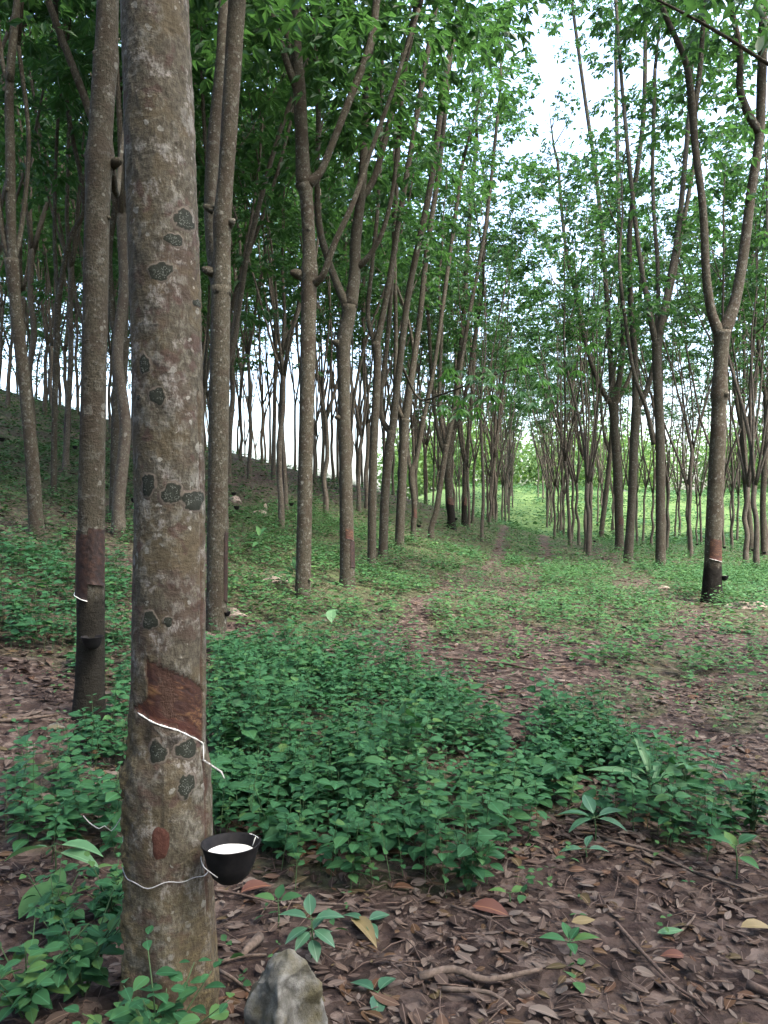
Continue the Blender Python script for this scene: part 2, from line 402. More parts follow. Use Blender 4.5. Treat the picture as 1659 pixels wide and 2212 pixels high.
def dens(px, py):
    """(tall weeds, low herbs) 0..1"""
    tall = np.zeros(np.shape(px)); low = np.zeros(np.shape(px))
    tall = np.where(inpoly(px, py, DENSE), 1.0, tall); tall = np.where(inpoly(px, py, LEFTD), .85, tall)
    tall = np.where(inpoly(px, py, LEFTM), .55, tall)
    low = np.where(inpoly(px, py, MIDL), .75, low); low = np.where(inpoly(px, py, PATHM), 1.0, low)
    low = np.where(inpoly(px, py, PATHR), .65, low); low = np.where(inpoly(px, py, RIGHTD), 1.0, low)
    for (x, y, a, b) in SPOTS:
        low = np.maximum(low, .6 * ((((px - x) / a) ** 2 + ((py - y) / b) ** 2) < 1))
    low = np.where((px < 470) & (py < 1200), .45, low)
    yy = np.clip(py, 1090, 1300)
    for c0, c1 in ((1103, 1068), (1168, 1184)):
        c = c0 + (c1 - c0) * (yy - 1100) / 110; wd = 4 + (yy - 1100) * .06
        tr = (np.abs(px - c) < wd) & (py > 1100) & (py < 1225); low = np.where(tr, -1.0, low)
    return tall, low

# ------------------------------------------------------------------ ground mesh
def ground_obj():
    xs = np.concatenate([np.linspace(-160, -24, 30)[:-1], np.linspace(-24, -6, 70)[:-1], np.linspace(-6, 6, 220)[:-1], np.linspace(6, 24, 70)[:-1], np.linspace(24, 200, 36)])
    ys = np.concatenate([np.linspace(-60, -3, 16)[:-1], np.linspace(-3, 1, 20)[:-1], np.linspace(1, 12, 240)[:-1], np.linspace(12, 45, 150)[:-1], np.linspace(45, 120, 60)[:-1], np.linspace(120, 420, 20)])
    X, Y = np.meshgrid(xs, ys); Z = H(X, Y)
    near = (1 - sstep(9, 14, Y)) * (1 - sstep(5, 7, np.abs(X)))
    Z = Z + near * (.012 * vnoise(X, Y, 9, 1.0) + .008 * vnoise(X, Y, 23, 4.0))
    px, py = proj(X, Y, Z)
    t, l = dens(px + 7 * vnoise(X, Y, 2.1, 3), py + 14 * vnoise(X, Y, 1.7, 6))
    pn = vnoise(X, Y, .9, 5) * .5 + vnoise(X, Y, 2.3, 7) * .5
    g = np.clip(np.where(Y > .8, np.where(l < 0, -.6, np.maximum(t * .5, l)), 0) + .3 * pn * (l > 0) + np.where(Y > 12, .22 + .55 * pn, 0), 0, 1)
    md = np.maximum(sstep(44, 56, Y) * sstep(-8, 6, X), sstep(60, 90, Y))
    nx, ny = len(xs), len(ys)
    i, j = np.meshgrid(np.arange(ny - 1), np.arange(nx - 1), indexing='ij')
    q = np.stack([i * nx + j, i * nx + j + 1, (i + 1) * nx + j + 1, (i + 1) * nx + j], -1).reshape(-1, 4)
    mb = MB(); mb.add(np.stack([X, Y, Z], -1).reshape(-1, 3), [q], green=g.ravel(), meadow=md.ravel())
    return tag(mb.build('ground', M['ground']), kind='structure')
ground_obj()

# ------------------------------------------------------------------ leaf sprays for crowns
def sprays(mb, tips, dirs, n_leaf=11, size=.15, spread=.56, tmpl=LEAF2, droop=.25):
    """each tip carries a flat-ish spray of trifoliate leaves"""
    tips = np.asarray(tips, float); dirs = nrmz(np.asarray(dirs, float)); K = len(tips)
    up = np.array([0, 0, 1.0])
    out = dirs.copy(); out[:, 2] *= .25; out = nrmz(out + rng.normal(0, .12, out.shape))
    side = nrmz(np.cross(np.broadcast_to(up, out.shape), out))
    a = rng.random((K, n_leaf)) ** .7 * spread; b = rng.normal(0, .33 * spread, (K, n_leaf)); c = rng.normal(0, .2 * spread, (K, n_leaf))
    pos = tips[:, None] + out[:, None] * a[..., None] + side[:, None] * b[..., None] + up * (c - .15 * a)[..., None]
    heads = nrmz(out[:, None] * .6 + side[:, None] * np.sign(b)[..., None] * .8 + rng.normal(0, .45, pos.shape))
    pos = pos.reshape(-1, 3); heads = heads.reshape(-1, 3)
    pr = np.repeat(rng.random(K) * .5, n_leaf)
    hs = nrmz(np.cross(np.broadcast_to(up, heads.shape), heads))
    for ang in (-.9, 0, .9):
        d = heads * math.cos(ang) + hs * math.sin(ang)
        d = d + np.stack([np.zeros(len(d)), np.zeros(len(d)), -droop - .35 * rng.random(len(d))], -1)
        nr = up + rng.normal(0, .45, d.shape)
        Ls = size * (.75 + .5 * rng.random(len(d)))
        leaves(mb, pos + heads * .04, d, nr, Ls, Ls * .42, tmpl, np.clip(pr + .5 * rng.random(len(d)), 0, 1))

def limb_tree(trunk_mb, crown_mb, start, sdir, r0, topz, seg, crown_from, n_spray, size=.15, wob=.16, twigs=3, n_leaf=14):
    """one steep limb from start to topz with side twigs; sprays on its upper part"""
    p = np.array(start, float); d = np.array(sdir, float); d /= np.linalg.norm(d)
    pts, rad = [p.copy()], [r0]
    Lt = max(topz - p[2], 1.0); n = max(3, int(Lt / 1.1))
    for k in range(n):
        d = d + rng.normal(0, wob, 3) * np.array([1, 1, .15]); d[2] = max(d[2], .75); d[:2] *= .93; d /= np.linalg.norm(d)
        p = p + d * Lt / n; pts.append(p.copy()); rad.append(r0 * (1 - .82 * (k + 1) / n))
    pp, rr = tube(trunk_mb, pts, rad, seg, .5, .06, rng.random() * 9)
    tips, dirs = [], []
    for t in range(twigs):
        k = int(len(pp) * (.35 + .6 * (t + rng.random()) / max(1, twigs))); k = min(k, len(pp) - 2)
        az = rng.random() * 6.283; e = np.array([math.cos(az), math.sin(az), .55 + .9 * rng.random()]); e /= np.linalg.norm(e)
        ln = 1.2 + 1.6 * rng.random()
        q = [pp[k], pp[k] + e * ln * .5 + np.array([0, 0, .1]), pp[k] + e * ln + np.array([0, 0, .25 * ln])]
        tp, tr = tube(trunk_mb, q, [max(.009, rr[k] * .55), max(.007, rr[k] * .4), .005], max(4, seg - 3), .6, 0)
        for s in range(3):
            if tp[-1][2] > crown_from - 1.2: tips.append(tp[int(len(tp) * .6) if s == 0 else -1] + rng.normal(0, .25, 3)); dirs.append(e)
    for s in range(n_spray):
        f = crown_from + (topz - crown_from) * rng.random() ** .85
        k = int(np.argmin(np.abs(pp[:, 2] - f))); az = rng.random() * 6.283
        rr_ = .25 + 1.25 * rng.random() ** .8
        e = np.array([math.cos(az), math.sin(az), .1])
        tips.append(pp[k] + e * rr_ + np.array([0, 0, rng.normal(0, .3)])); dirs.append(e)
    if tips: sprays(crown_mb, tips, dirs, n_leaf, size)

def axis_at(T_, z):
    pp, rr = T_['pts'], T_['rad']
    k = np.interp(z, pp[:, 2], np.arange(len(pp))); k0 = int(k); k1 = min(k0 + 1, len(pp) - 1); f = k - k0
    return pp[k0] * (1 - f) + pp[k1] * f, rr[k0] * (1 - f) + rr[k1] * f

def cut_panel(T_, th0, th1, top_px, bot_px, slant, latex=False, lab=None, mat='tapped'):
    """slanting tapped patch wrapped on a trunk between two angles"""
    d = T_['d']; zt = CAMZ - (top_px - CY) / F * d; zb = CAMZ - (bot_px - CY) / F * d; b = np.array(T_['base'])
    nt_, nz = 14, 16; v = []; fr = []
    for i in range(nz + 1):
        for j in range(nt_ + 1):
            th = th0 + (th1 - th0) * j / nt_; s = slant * (j / nt_ - .5)
            z = zb + (zt - zb) * i / nz - s * (1 if i < nz else .6)
            ax, r = axis_at(T_, z); r = r * 1.055 + .002 - .0025 * math.sin(i * 2.1 + j)
            if i == 0: r += .004
            v.append(ax + r * np.array([math.sin(th), -math.cos(th), 0]) ); v[-1][2] = z; fr.append(1 - min(1, i / 4))
    q = [[i * (nt_ + 1) + j, i * (nt_ + 1) + j + 1, (i + 1) * (nt_ + 1) + j + 1, (i + 1) * (nt_ + 1) + j] for i in range(nz) for j in range(nt_)]
    mb = MB(); mb.add(np.array(v), [np.array(q)], fresh=np.array(fr))
    o = shifted(mb, b).build('tapping_panel', M[mat], T_['root'])
    if lab: o['label'] = lab
    if latex:
        mb = MB(); line = [v[j] + np.array([math.sin(th0 + (th1 - th0) * j / nt_), -math.cos(th0 + (th1 - th0) * j / nt_), 0]) * .003 for j in range(nt_ + 1)]
        tube(mb, line, [.0028] * len(line), 6, .05)
        mb.v = [q_ - b for q_ in mb.v]; mb.build('latex_line', M['latex'], o)
    return o


# ------------------------------------------------------------------ generic rubber trees (8 kinds, copied)
def generic(k, dense=True, far=False):
    root = empty('rubber_tree', (0, 0, 0))
    tm, cm = MB(), MB()
    fh = 2.3 + 2.2 * rng.random(); r0 = .056 + .026 * rng.random()
    lean = rng.normal(0, .035, 2)
    pts = [np.array([0, 0, -.25]), np.array([0, 0, .0]), np.array([lean[0] * .5, lean[1] * .5, .5])]
    rad = [r0 * 1.5, r0 * 1.3, r0 * 1.05]
    n = 4
    for i in range(1, n + 1):
        z = .5 + (fh - .5) * i / n
        pts.append(np.array([lean[0] * z + rng.normal(0, .03), lean[1] * z + rng.normal(0, .03), z])); rad.append(r0 * (1.0 - .16 * i / n))
    rad[-1] *= 1.1
    top_ = pts[-1].copy(); tube(tm, pts + [top_ + [0, 0, .16]], rad + [rad[-1] * .45], 10, .12, .07, k)
    nl = [4, 3, 4, 5, 3, 4, 5, 4][k % 8]
    az0 = rng.random() * 6.28
    for i in range(nl):
        az = az0 + 6.283 * i / nl + rng.normal(0, .25); sp = .10 + .2 * rng.random()
        limb_tree(tm, cm, pts[-1] - np.array([0, 0, .1]), (math.cos(az) * sp, math.sin(az) * sp, 1), r0 * (.78 if i == 0 else .58 if nl < 4 else .5), 11.0 + 3.0 * rng.random() + (1.5 if far else 0), 7,
                  (8.2 if far else 4.2 if dense else 6.8) + 1.4 * rng.random(), int((14 if far else 33 if dense else 17) / nl), .19, .075, (2 if far else 5 if dense else 4), 18 if dense else 17)
        if rng.random() < .55:
            z = 1.0 + .5 * rng.random()
    if k in (0, 3, 6):
        pk, rk = resample(pts, rad, .1)
        for a_ in (0.0, 3.1) if k != 2 else (1.2,):
            cut_panel(dict(root=root, d=F, pts=pk, rad=rk, base=(0, 0, 0)), a_ - .8, a_ + .8, CY - (1.25 - CAMZ) - 0.0, CY - (.85 - CAMZ), .12, False, None, 'tapped_old')
    t = tm.build('trunk', M['bark_row'], root); c = cm.build('crown', M['crown'], root, smooth=False)
    return root
GEN = [generic(k) for k in range(8)] + [generic(k, False) for k in range(8, 14)] + [generic(k, False, True) for k in range(14, 20)]
USED = set()
def place(k, x, y, rz, sc, label, group, cat='tree'):
    src = GEN[k]
    if k not in USED: o = src; USED.add(k)
    else:
        o = src.copy(); COL.objects.link(o)
        for ch in src.children:
            c = ch.copy(); COL.objects.link(c); c.parent = o
    o.location = (x, y, h1(x, y)); o.rotation_euler = (0, 0, rz); o.scale = (sc, sc, sc * (.92 + .16 * rng.random()))
    tag(o, label, cat, group); return o

# ------------------------------------------------------------------ trees measured from the photograph
TREES = []
def tree_px(label, base, trunk, limbs, seg=16, d=None, top=12.5, crown_from=7.0, spr=30, stain=None, size=.185, group=None, stubs=()):
    """trunk: [(px,py,width_px)] from the base up; limbs: [[(px,py,width,extra_depth)...]] starting on the trunk"""
    d = d or hit(*base[:2])
    b = P(base[0], base[1], d); b.z = h1(b.x, b.y)
    root = empty('rubber_tree', b)
    tm, cm = MB(), MB(); L = np.array(b)
    pts = [np.array(b) + [0, 0, -.25]]; w0 = trunk[0][2] / F * d / 2; rad = [w0 * 1.25]
    for i, (px, py, w) in enumerate(trunk):
        q = np.array(P(px, py, d)) if i else np.array(b)
        pts.append(q); rad.append(w / F * d / 2)
    tmb = MB()
    pp, rr = tube(tmb, pts, rad, seg, .06, .045, len(TREES) * 1.7)
    v = tmb.v[0]
    st = np.zeros(len(v))
    if stain is not None:
        zc = CAMZ - (stain - CY) / F * d
        st = 1 - sstep(-.02, .05, v[:, 2] - zc + .03 * np.sin(v[:, 0] * 60))
    tm.add(v, tmb.f, stain=st)
    for (sx, sy, w, dx, dy) in stubs:
        q0 = np.array(P(sx, sy, d)); e = np.array([dx, -.35, dy]); e /= np.linalg.norm(e); r_ = w / F * d / 2
        tube(tm, [q0, q0 + e * r_ * 1.9, q0 + e * r_ * 3.0], [r_ * 1.25, r_, r_ * .45], 9, .03, .15, sx)
    for lb in limbs:
        q, r_ = [], []
        for (px, py, w, dd) in lb:
            q.append(np.array(P(px, py, d + dd))); r_.append(max(.006, w / F * (d + dd) / 2))
        tp, tr = tube(tm, q, r_, max(7, seg - 5), .09, .05, px)
        e = tp[-1] - tp[max(0, len(tp) - 6)]; e /= max(1e-6, np.linalg.norm(e)); e[2] = abs(e[2]) + .3
        tz = max(L[2] + top + rng.normal(0, .6), tp[-1][2] + 2.2)
        if True:
            limb_tree(tm, cm, tp[-1], e, tr[-1], tz, max(6, seg - 7), max(L[2] + crown_from, CAMZ), spr, size, .12, 4)
        # leafy side twigs along the measured part when it is already in the canopy
        ks = [k for k in range(len(tp)) if tp[k][2] > L[2] + crown_from - .5]
        if ks:
            kk = rng.choice(ks, min(len(ks), 10)); az = rng.random(len(kk)) * 6.283
            dr = np.stack([np.cos(az), np.sin(az), .1 + 0 * az], -1)
            sprays(cm, tp[kk] + dr * (.3 + .6 * rng.random(len(kk)))[:, None], dr, 10, size)
    tr_ = shifted(tm, b).build('trunk', M['bark'], root)
    if cm.n: shifted(cm, b).build('crown', M['crown'], root, smooth=False)
    tag(root, label, 'tree', group)
    TREES.append(dict(root=root, d=d, pts=pp, rad=rr, base=b))
    return TREES[-1]

def surf(T_, px, py):
    """front point of a tree's trunk at a measured pixel: world point, angle, radius, axis point"""
    pp, rr, d = T_['pts'], T_['rad'], T_['d']
    tx, tz = (px - CX) / F, -(py - CY) / F
    y = d
    for _ in range(5):
        z = CAMZ + tz * y
        k = np.interp(z, pp[:, 2], np.arange(len(pp))); k0 = int(k); k1 = min(k0 + 1, len(pp) - 1); f = k - k0
        ax = pp[k0] * (1 - f) + pp[k1] * f; r = rr[k0] * (1 - f) + rr[k1] * f
        A = tx * tx + 1; B = -2 * (tx * ax[0] + ax[1]); C_ = ax[0] ** 2 + ax[1] ** 2 - r * r
        D = max(0, B * B - 4 * A * C_); y = (-B - math.sqrt(D)) / (2 * A)
    p = np.array([tx * y, y, CAMZ + tz * y]); th = math.atan2(p[0] - ax[0], -(p[1] - ax[1]))
    return p, th, r, ax
def cup(px, py, wpx, d, label, latex=False, tilt=0.0, hgt=1.1, group='latex collecting cups on the trunks'):
    c = P(px, py, d); r = wpx / F * d / 2
    root = empty('latex_cup', c)
    prof = []
    outer = [(.0, -hgt * 1.02), (.22, -hgt), (.40, -hgt * .95), (.62, -hgt * .80), (.80, -hgt * .52), (.91, -hgt * .2), (1.0, -.02), (1.02, .015)]
    inner = [(.985, .02), (.95, -.02), (.86, -.22), (.80, -.36), (.70, -hgt * .6), (.45, -hgt * .82), (.0, -hgt * .9)]
    prof = outer + inner; seg = 40 if r > .05 else 24
    a = np.linspace(0, 2 * np.pi, seg, endpoint=False); v = []
    for (q, z) in prof:
        wob = 1 + .012 * np.sin(a * 3 + 1) + .008 * np.sin(a * 7)
        v.append(np.stack([q * r * np.cos(a) * wob, q * r * np.sin(a) * wob, np.full(seg, z * r) + (.012 * r * np.sin(a * 2 + .6) if q > .9 else 0)], -1))
    v = np.concatenate(v); n = len(prof)
    i, j = np.meshgrid(np.arange(n - 1), np.arange(seg), indexing='ij'); j2 = (j + 1) % seg
    f = np.stack([i * seg + j, i * seg + j2, (i + 1) * seg + j2, (i + 1) * seg + j], -1).reshape(-1, 4)
    mb = MB(); mb.add(v, [f]); mb.build('bowl', M['bowl'], root)
    if latex:
        mb = MB(); rings = [(0, -.33), (.5, -.331), (.76, -.33), (.83, -.32)]
        vv = [np.array([[0, 0, rings[0][1] * r]])]
        for q, z in rings[1:]: vv.append(np.stack([q * r * np.cos(a), q * r * np.sin(a), np.full(seg, z * r)], -1))
        ff3 = np.stack([np.zeros(seg, int), 1 + np.arange(seg), 1 + (np.arange(seg) + 1) % seg], -1)
        i, j = np.meshgrid(np.arange(2), np.arange(seg), indexing='ij'); j2 = (j + 1) % seg
        ff4 = np.stack([1 + i * seg + j, 1 + (i + 1) * seg + j, 1 + (i + 1) * seg + j2, 1 + i * seg + j2], -1).reshape(-1, 4)
        mb.add(np.concatenate(vv), [ff3, ff4]); mb.build('latex', M['latex'], root)
        mb = MB(); q = []
        for k_ in range(15):
            a1 = .42 + .6 * k_ / 14; q.append(np.array([math.cos(a1) * .975 * r, math.sin(a1) * .975 * r, (.018 + .006 * math.sin(k_ * 2.3)) * r]))
        tube(mb, q, [.006 * r + .012 * r * abs(math.sin(k_ * 1.9)) for k_ in range(15)], 6, .004, .4, 3)
        mb.build('dried_latex', M['latex'], root)
        for a0, ln in ((.62, .2),):
            mb = MB(); q = [np.array([math.cos(a0) * f_ * r, math.sin(a0) * f_ * r, z_ * r]) for f_, z_ in ((.955, .01), (.915, -.08), (.915 - ln * .4, -.08 - ln))]
            tube(mb, q, [.016 * r, .026 * r, .010 * r], 6, .01, .3, a0); mb.build('latex_drip', M['latex'], root)
    root.rotation_euler = (tilt, 0, 0)
    tag(root, label, 'cup', group); return root

# ================= the big trunk in front
MD = 2.36
mb_axis = [(372, 2260, 238), (372, 2215, 212), (370, 2120, 203), (367, 2000, 194), (366, 1900, 186), (364, 1780, 186), (362, 1660, 184), (362, 1605, 164),
           (364, 1500, 160), (364, 1350, 157), (365, 1150, 153), (364, 1000, 152), (360, 800, 150), (354, 550, 149), (347, 300, 148), (336, 0, 147), (322, -400, 143), (300, -1000, 134)]
def make_main():
    d = MD; b = P(372, 2225, d); b.z = h1(b.x, b.y)
    root = empty('rubber_tree', b)
    pts = [np.array(P(x, y, d)) for x, y, w in mb_axis]; rad = [w / F * d / 2 * .985 for x, y, w in mb_axis]
    pts.insert(0, pts[0] + [0, 0, -.3]); rad.insert(0, rad[0] * 1.1)
    pp, rr = resample(pts, rad, .008)
    T_ = dict(root=root, d=d, pts=pp, rad=rr, base=b)
    # panel outline in (angle, height)
    tl = surf(T_, 314, 1424); ml = surf(T_, 317, 1508); bl = surf(T_, 289, 1530)
    b1 = surf(T_, 330, 1560); b2 = surf(T_, 385, 1578); b3 = surf(T_, 439, 1606)
    t1 = surf(T_, 370, 1448); t2 = surf(T_, 415, 1468); t3 = surf(T_, 440, 1492)
    poly = [(q[1], q[0][2]) for q in (tl, ml, bl, b1, b2, b3, t3, t2, t1)]
    seg = 150
    th = np.linspace(-np.pi, np.pi, seg, endpoint=False)
    TH, Zk = np.meshgrid(th, np.arange(len(pp)))
    Zz = pp[Zk, 2]; RR = rr[Zk]
    zr = Zz - b.z
    nz = .010 * vnoise(np.cos(TH) * 1.5, Zz * 2.2 + np.sin(TH) * 1.5, 1.0, 3) + .0035 * vnoise(np.cos(TH) * 5, Zz * 9 + np.sin(TH) * 5, 1.0, 1)
    nz = nz * .6 + .0022 * vnoise(TH * 6, Zz * 45, 1.0, 2) + .0012 * vnoise(TH * 17, Zz * 90, 1.0, 4)
    # rough swollen flank on the left below the cut, ropey fluting near the foot
    left = np.exp(-((TH + 1.2) / .5) ** 2) * sstep(1.02, .82, zr)
    nz += left * (.009 * vnoise(TH * 3, Zz * 24, 1.0, 6) + .008 * vnoise(TH * 5, Zz * 66, 1.0, 8) + .004 * vnoise(TH * 12, Zz * 130, 1.0, 5) + .003)
    foot = sstep(.45, .0, zr)
    nz += foot * .012 * np.sin(TH * 6 + .8 * np.sin(zr * 6))
    ins = inpoly(TH, Zz, poly)
    rim = (np.abs(TH - 1.30) < .075) & (zr < 1.9) & (zr > .32)
    nz = np.where(ins, nz * .3 - .007, nz); nz = np.where(rim, nz - .006, nz)
    Rr = RR + nz
    v = np.stack([pp[Zk, 0] + Rr * np.sin(TH), pp[Zk, 1] - Rr * np.cos(TH), Zz], -1).reshape(-1, 3)
    i, j = np.meshgrid(np.arange(len(pp) - 1), np.arange(seg), indexing='ij'); j2 = (j + 1) % seg
    q = np.stack([i * seg + j, i * seg + j2, (i + 1) * seg + j2, (i + 1) * seg + j], -1).reshape(-1, 4)
    olive = np.clip(left * 1.0 + .5 * sstep(.55, .1, zr) * sstep(-.2, .9, TH) + .15 * sstep(.9, .5, zr), 0, 1)  # olive crust on the left flank, olive tint towards the foot
    cutm = np.where(rim & (zr < 1.35), .75, 0) + np.where(rim & (zr >= 1.35), .3, 0) + ins * 1.0
    below = np.zeros_like(TH)
    for tc, wd, z0_, ln in ((-.25, .16, b1[0][2] - .012, .05), (.42, .26, b2[0][2] - .02, .045), (.15, .03, b2[0][2] - .05, .25)):
        wob = .35 * vnoise(TH * 9, Zz * 40, 1.0, 4)
        below = np.maximum(below, np.clip(1.5 * (1 - np.abs(TH - tc) / wd + wob), 0, 1) * sstep(z0_ + .004, z0_ - .004, Zz) * sstep(z0_ - ln - .015, z0_ - ln + .01, Zz) * .8)
    mb = MB(); mb.add(v, [q], olive=olive.ravel(), cut=np.clip(cutm, 0, 1).ravel(), stain=below.ravel())
    cm = MB()
    # the fork high above the frame
    for k in range(3):
        az = .6 + 2.1 * k; limb_tree(mb, cm, pp[-1] - [0, 0, .15], (math.cos(az) * .35, math.sin(az) * .35, 1), .06, b.z + 12.5, 9, b.z + 7.5, 22, .16)
    def Rf(theta, z, lift):
        ax, r = axis_at(T_, z)
        n_ = .6 * (.010 * vnoise(np.cos(theta) * 1.5, z * 2.2 + np.sin(theta) * 1.5, 1.0, 3) + .0035 * vnoise(np.cos(theta) * 5, z * 9 + np.sin(theta) * 5, 1.0, 1))
        p = ax + (r + float(n_) + lift) * np.array([math.sin(theta), -math.cos(theta), 0]); p[2] = z
        return p
    shifted(mb, b).build('trunk', M['bark_main'], root)
    shifted(cm, b).build('crown', M['crown'], root, smooth=False)
    # panel surface
    nu, nw = 40, 40
    lt = [(tl[1], tl[0][2]), (ml[1], ml[0][2]), (bl[1], bl[0][2])]
    def edge(pl, u, key):
        xs = [p[key] for p in pl]; return xs
    topc = np.array([(q_[1], q_[0][2]) for q_ in (tl, t1, t2, t3)]); botc = np.array([(q_[1], q_[0][2]) for q_ in (bl, b1, b2, b3)])
    v, fr = [], []
    for i in range(nw + 1):
        f = i / nw
        for j in range(nu + 1):
            u = j / nu
            tt = topc[0, 0] + (topc[-1, 0] - topc[0, 0]) * u; zt = np.interp(tt, topc[:, 0], topc[:, 1])
            tb = botc[0, 0] + (botc[-1, 0] - botc[0, 0]) * u; zb = np.interp(tb, botc[:, 0], botc[:, 1])
            ff = f ** .9
            lx = (tb + (tt - tb) * min(1, f * 5)) if True else tb
            z = zb + (zt - zb) * f
            lift = -.0052 + .0009 * mnoise.noise(Vector((u * 3, f * 14, 1))) + (.004 if i == 0 else 0)
            v.append(Rf(lx, z, lift)); fr.append(max(0, 1 - f * 4.5))
    q = [[i * (nu + 1) + j, i * (nu + 1) + j + 1, (i + 1) * (nu + 1) + j + 1, (i + 1) * (nu + 1) + j] for i in range(nw) for j in range(nu)]
    mb = MB(); mb.add(np.array(v), [np.array(q)], fresh=np.array(fr))
    pn = shifted(mb, b).build('tapping_panel', M['tapped'], root); pn['label'] = 'fresh red-brown tapping cut with white latex along its lower edge'
    line = [Rf(botc[0, 0] + (botc[-1, 0] - botc[0, 0]) * u, float(np.interp(botc[0, 0] + (botc[-1, 0] - botc[0, 0]) * u, botc[:, 0], botc[:, 1])), .0005) for u in np.linspace(.09, 1, 26)]
    e1 = surf(T_, 440, 1640); line += [Rf(e1[1], e1[0][2], .001)]
    mb = MB(); tube(mb, line, [.0010] + [.0021 + .0009 * math.sin(k * 1.7) for k in range(len(line) - 3)] + [.0017, .0015], 8, .008, .1)
    shifted(mb, b).build('latex_line', M['latex'], pn)
    # spout: folded metal strip
    s0 = np.array(Rf(e1[1], e1[0][2] - .002, -.004)); s1 = np.array(P(478, 1668, s0[1] - .03)); s2 = np.array(P(485, 1682, s1[1]))
    mb = MB(); ax = s1 - s0; sd = np.cross(ax, [0, 0, 1]); sd /= np.linalg.norm(sd); up = np.cross(sd, ax); up /= np.linalg.norm(up)
    v = []
    for q_, w in ((s0, .0036), (s0 * .5 + s1 * .5, .0036), (s1, .0032), (s2, .0013)):
        for a_, c_ in ((-1, .7), (-.55, -.1), (.55, -.1), (1, .7), (.5, -.35), (-.5, -.35)): v.append(q_ + sd * w * a_ + up * w * c_)
    q = [[i * 6 + j, i * 6 + (j + 1) % 6, (i + 1) * 6 + (j + 1) % 6, (i + 1) * 6 + j] for i in range(3) for j in range(6)]
    mb.add(np.array(v), [np.array(q), ], ); shifted(mb, b).build('spout', M['metal'], root)
    # lichen rosettes
    LK = [(347, 587, 25, 22), (402, 475, 17, 28), (376, 518, 19, 16), (312, 787, 14, 24), (340, 855, 20, 19), (319, 1047, 20, 24), (370, 1067, 24, 24), (421, 1080, 19, 25),
          (322, 1340, 17, 22), (363, 1343, 10, 12), (340, 1625, 21, 24), (404, 1618, 22, 20), (404, 1697, 18, 24), (427, 655, 7, 9), (300, 858, 5, 8)]
    for n_, (px, py, a_, c_) in enumerate(LK):
        mb = MB(); v, rrv = [], []
        rings, sg = 9, 30
        p0, th0, r0, _ = surf(T_, px, py)
        c0 = max(.35, math.cos(th0)); s_ = MD / F
        for i in range(rings + 1):
            f = i / rings
            for j in range(sg):
                an = 6.283 * j / sg
                k = 1.1 + .10 * math.sin(2 * an + n_) + .11 * math.sin(3 * an + 2.7 * n_) + .07 * math.sin(5 * an + 1.9 * n_) + .04 * math.sin(11 * an + n_)
                tt = th0 + f * k * a_ * s_ * math.cos(an) / (r0 * c0); zz = p0[2] + f * k * c_ * s_ * math.sin(an)
                v.append(Rf(tt, zz, .0028 * (1 - f ** 4) - .0002)); rrv.append(f)
        q = [[i * sg + j, i * sg + (j + 1) % sg, (i + 1) * sg + (j + 1) % sg, (i + 1) * sg + j] for i in range(rings) for j in range(sg)]
        mb.add(np.array(v), [np.array(q)], rr=np.array(rrv)); shifted(mb, b).build('lichen', M['lichen'], root)
    # reddish oval scar
    mb = MB(); v = []; p0, th0, r0, _ = surf(T_, 347, 1822)
    for i in range(9):
        f = i / 8
        for j in range(28):
            an = 6.283 * j / 28; k = 1 + .03 * math.sin(3 * an) + .03 * math.sin(5 * an + 1); k *= 1 + .12 * abs(math.sin(2 * an))
            v.append(Rf(th0 + f * k * 17 * MD / F * math.cos(an) / r0, p0[2] + f * k * 34 * MD / F * math.sin(an), .006 * (1 - f ** 3) - .0005))
    q = [[i * 28 + j, i * 28 + (j + 1) % 28, (i + 1) * 28 + (j + 1) % 28, (i + 1) * 28 + j] for i in range(8) for j in range(28)]
    mb.add(np.array(v), [np.array(q)]); shifted(mb, b).build('bark_scar', M['scar'], root)
    tag(root, 'thick tapped trunk close to the camera with dark lichen patches and fresh red cut', 'tree', 'rubber trees along the path')
    # wire round the trunk
    zc = CAMZ - (1868 - CY) / F * MD
    pts = []
    for k in range(73):
        t_ = -1.75 + 6.6 * k / 72
        px_w = math.sin(t_ * 4.2) * .006 + .004 * math.sin(t_ * 9)
        pts.append(Rf(t_, zc + px_w + (.018 if k == 0 else 0), .004))
    mbw = MB(); tube(mbw, pts, [.0016] * len(pts), 6, .02)
    st = Rf(-1.75, zc + .02, .004)
    loop = [st, np.array(P(266, 1830, MD)), np.array(P(268, 1762, MD)), np.array(P(252, 1782, MD - .01)), np.array(P(240, 1795, MD - .02)), np.array(P(226, 1784, MD - .03)), np.array(P(214, 1790, MD - .03)), np.array(P(192, 1776, MD - .02)), np.array(P(180, 1762, MD - .02))]
    tube(mbw, loop, [.0016] * len(loop), 6, .01)
    cupc = P(497, 1816, MD - .13)
    arm = [Rf(1.1, zc + .003, .004), np.array(P(434, 1850, MD - .14)), np.array(P(440, 1872, MD - .19)), np.array(P(470, 1896, MD - .2))]
    tube(mbw, arm, [.0016] * 4, 6, .01)
    o = shifted(mbw, b); w = bpy.data.objects.new
    wo = o.build('cup_wire', M['wire']); wo.location = b
    tag(wo, 'thin grey wire tied round the thick front trunk below the red scar', 'wire')
    cup(498, 1821, 126, MD - .13, 'black bowl full of white latex hanging at the right of the thick front trunk', True, R(-3), 1.32)
    return T_
MAIN = make_main()

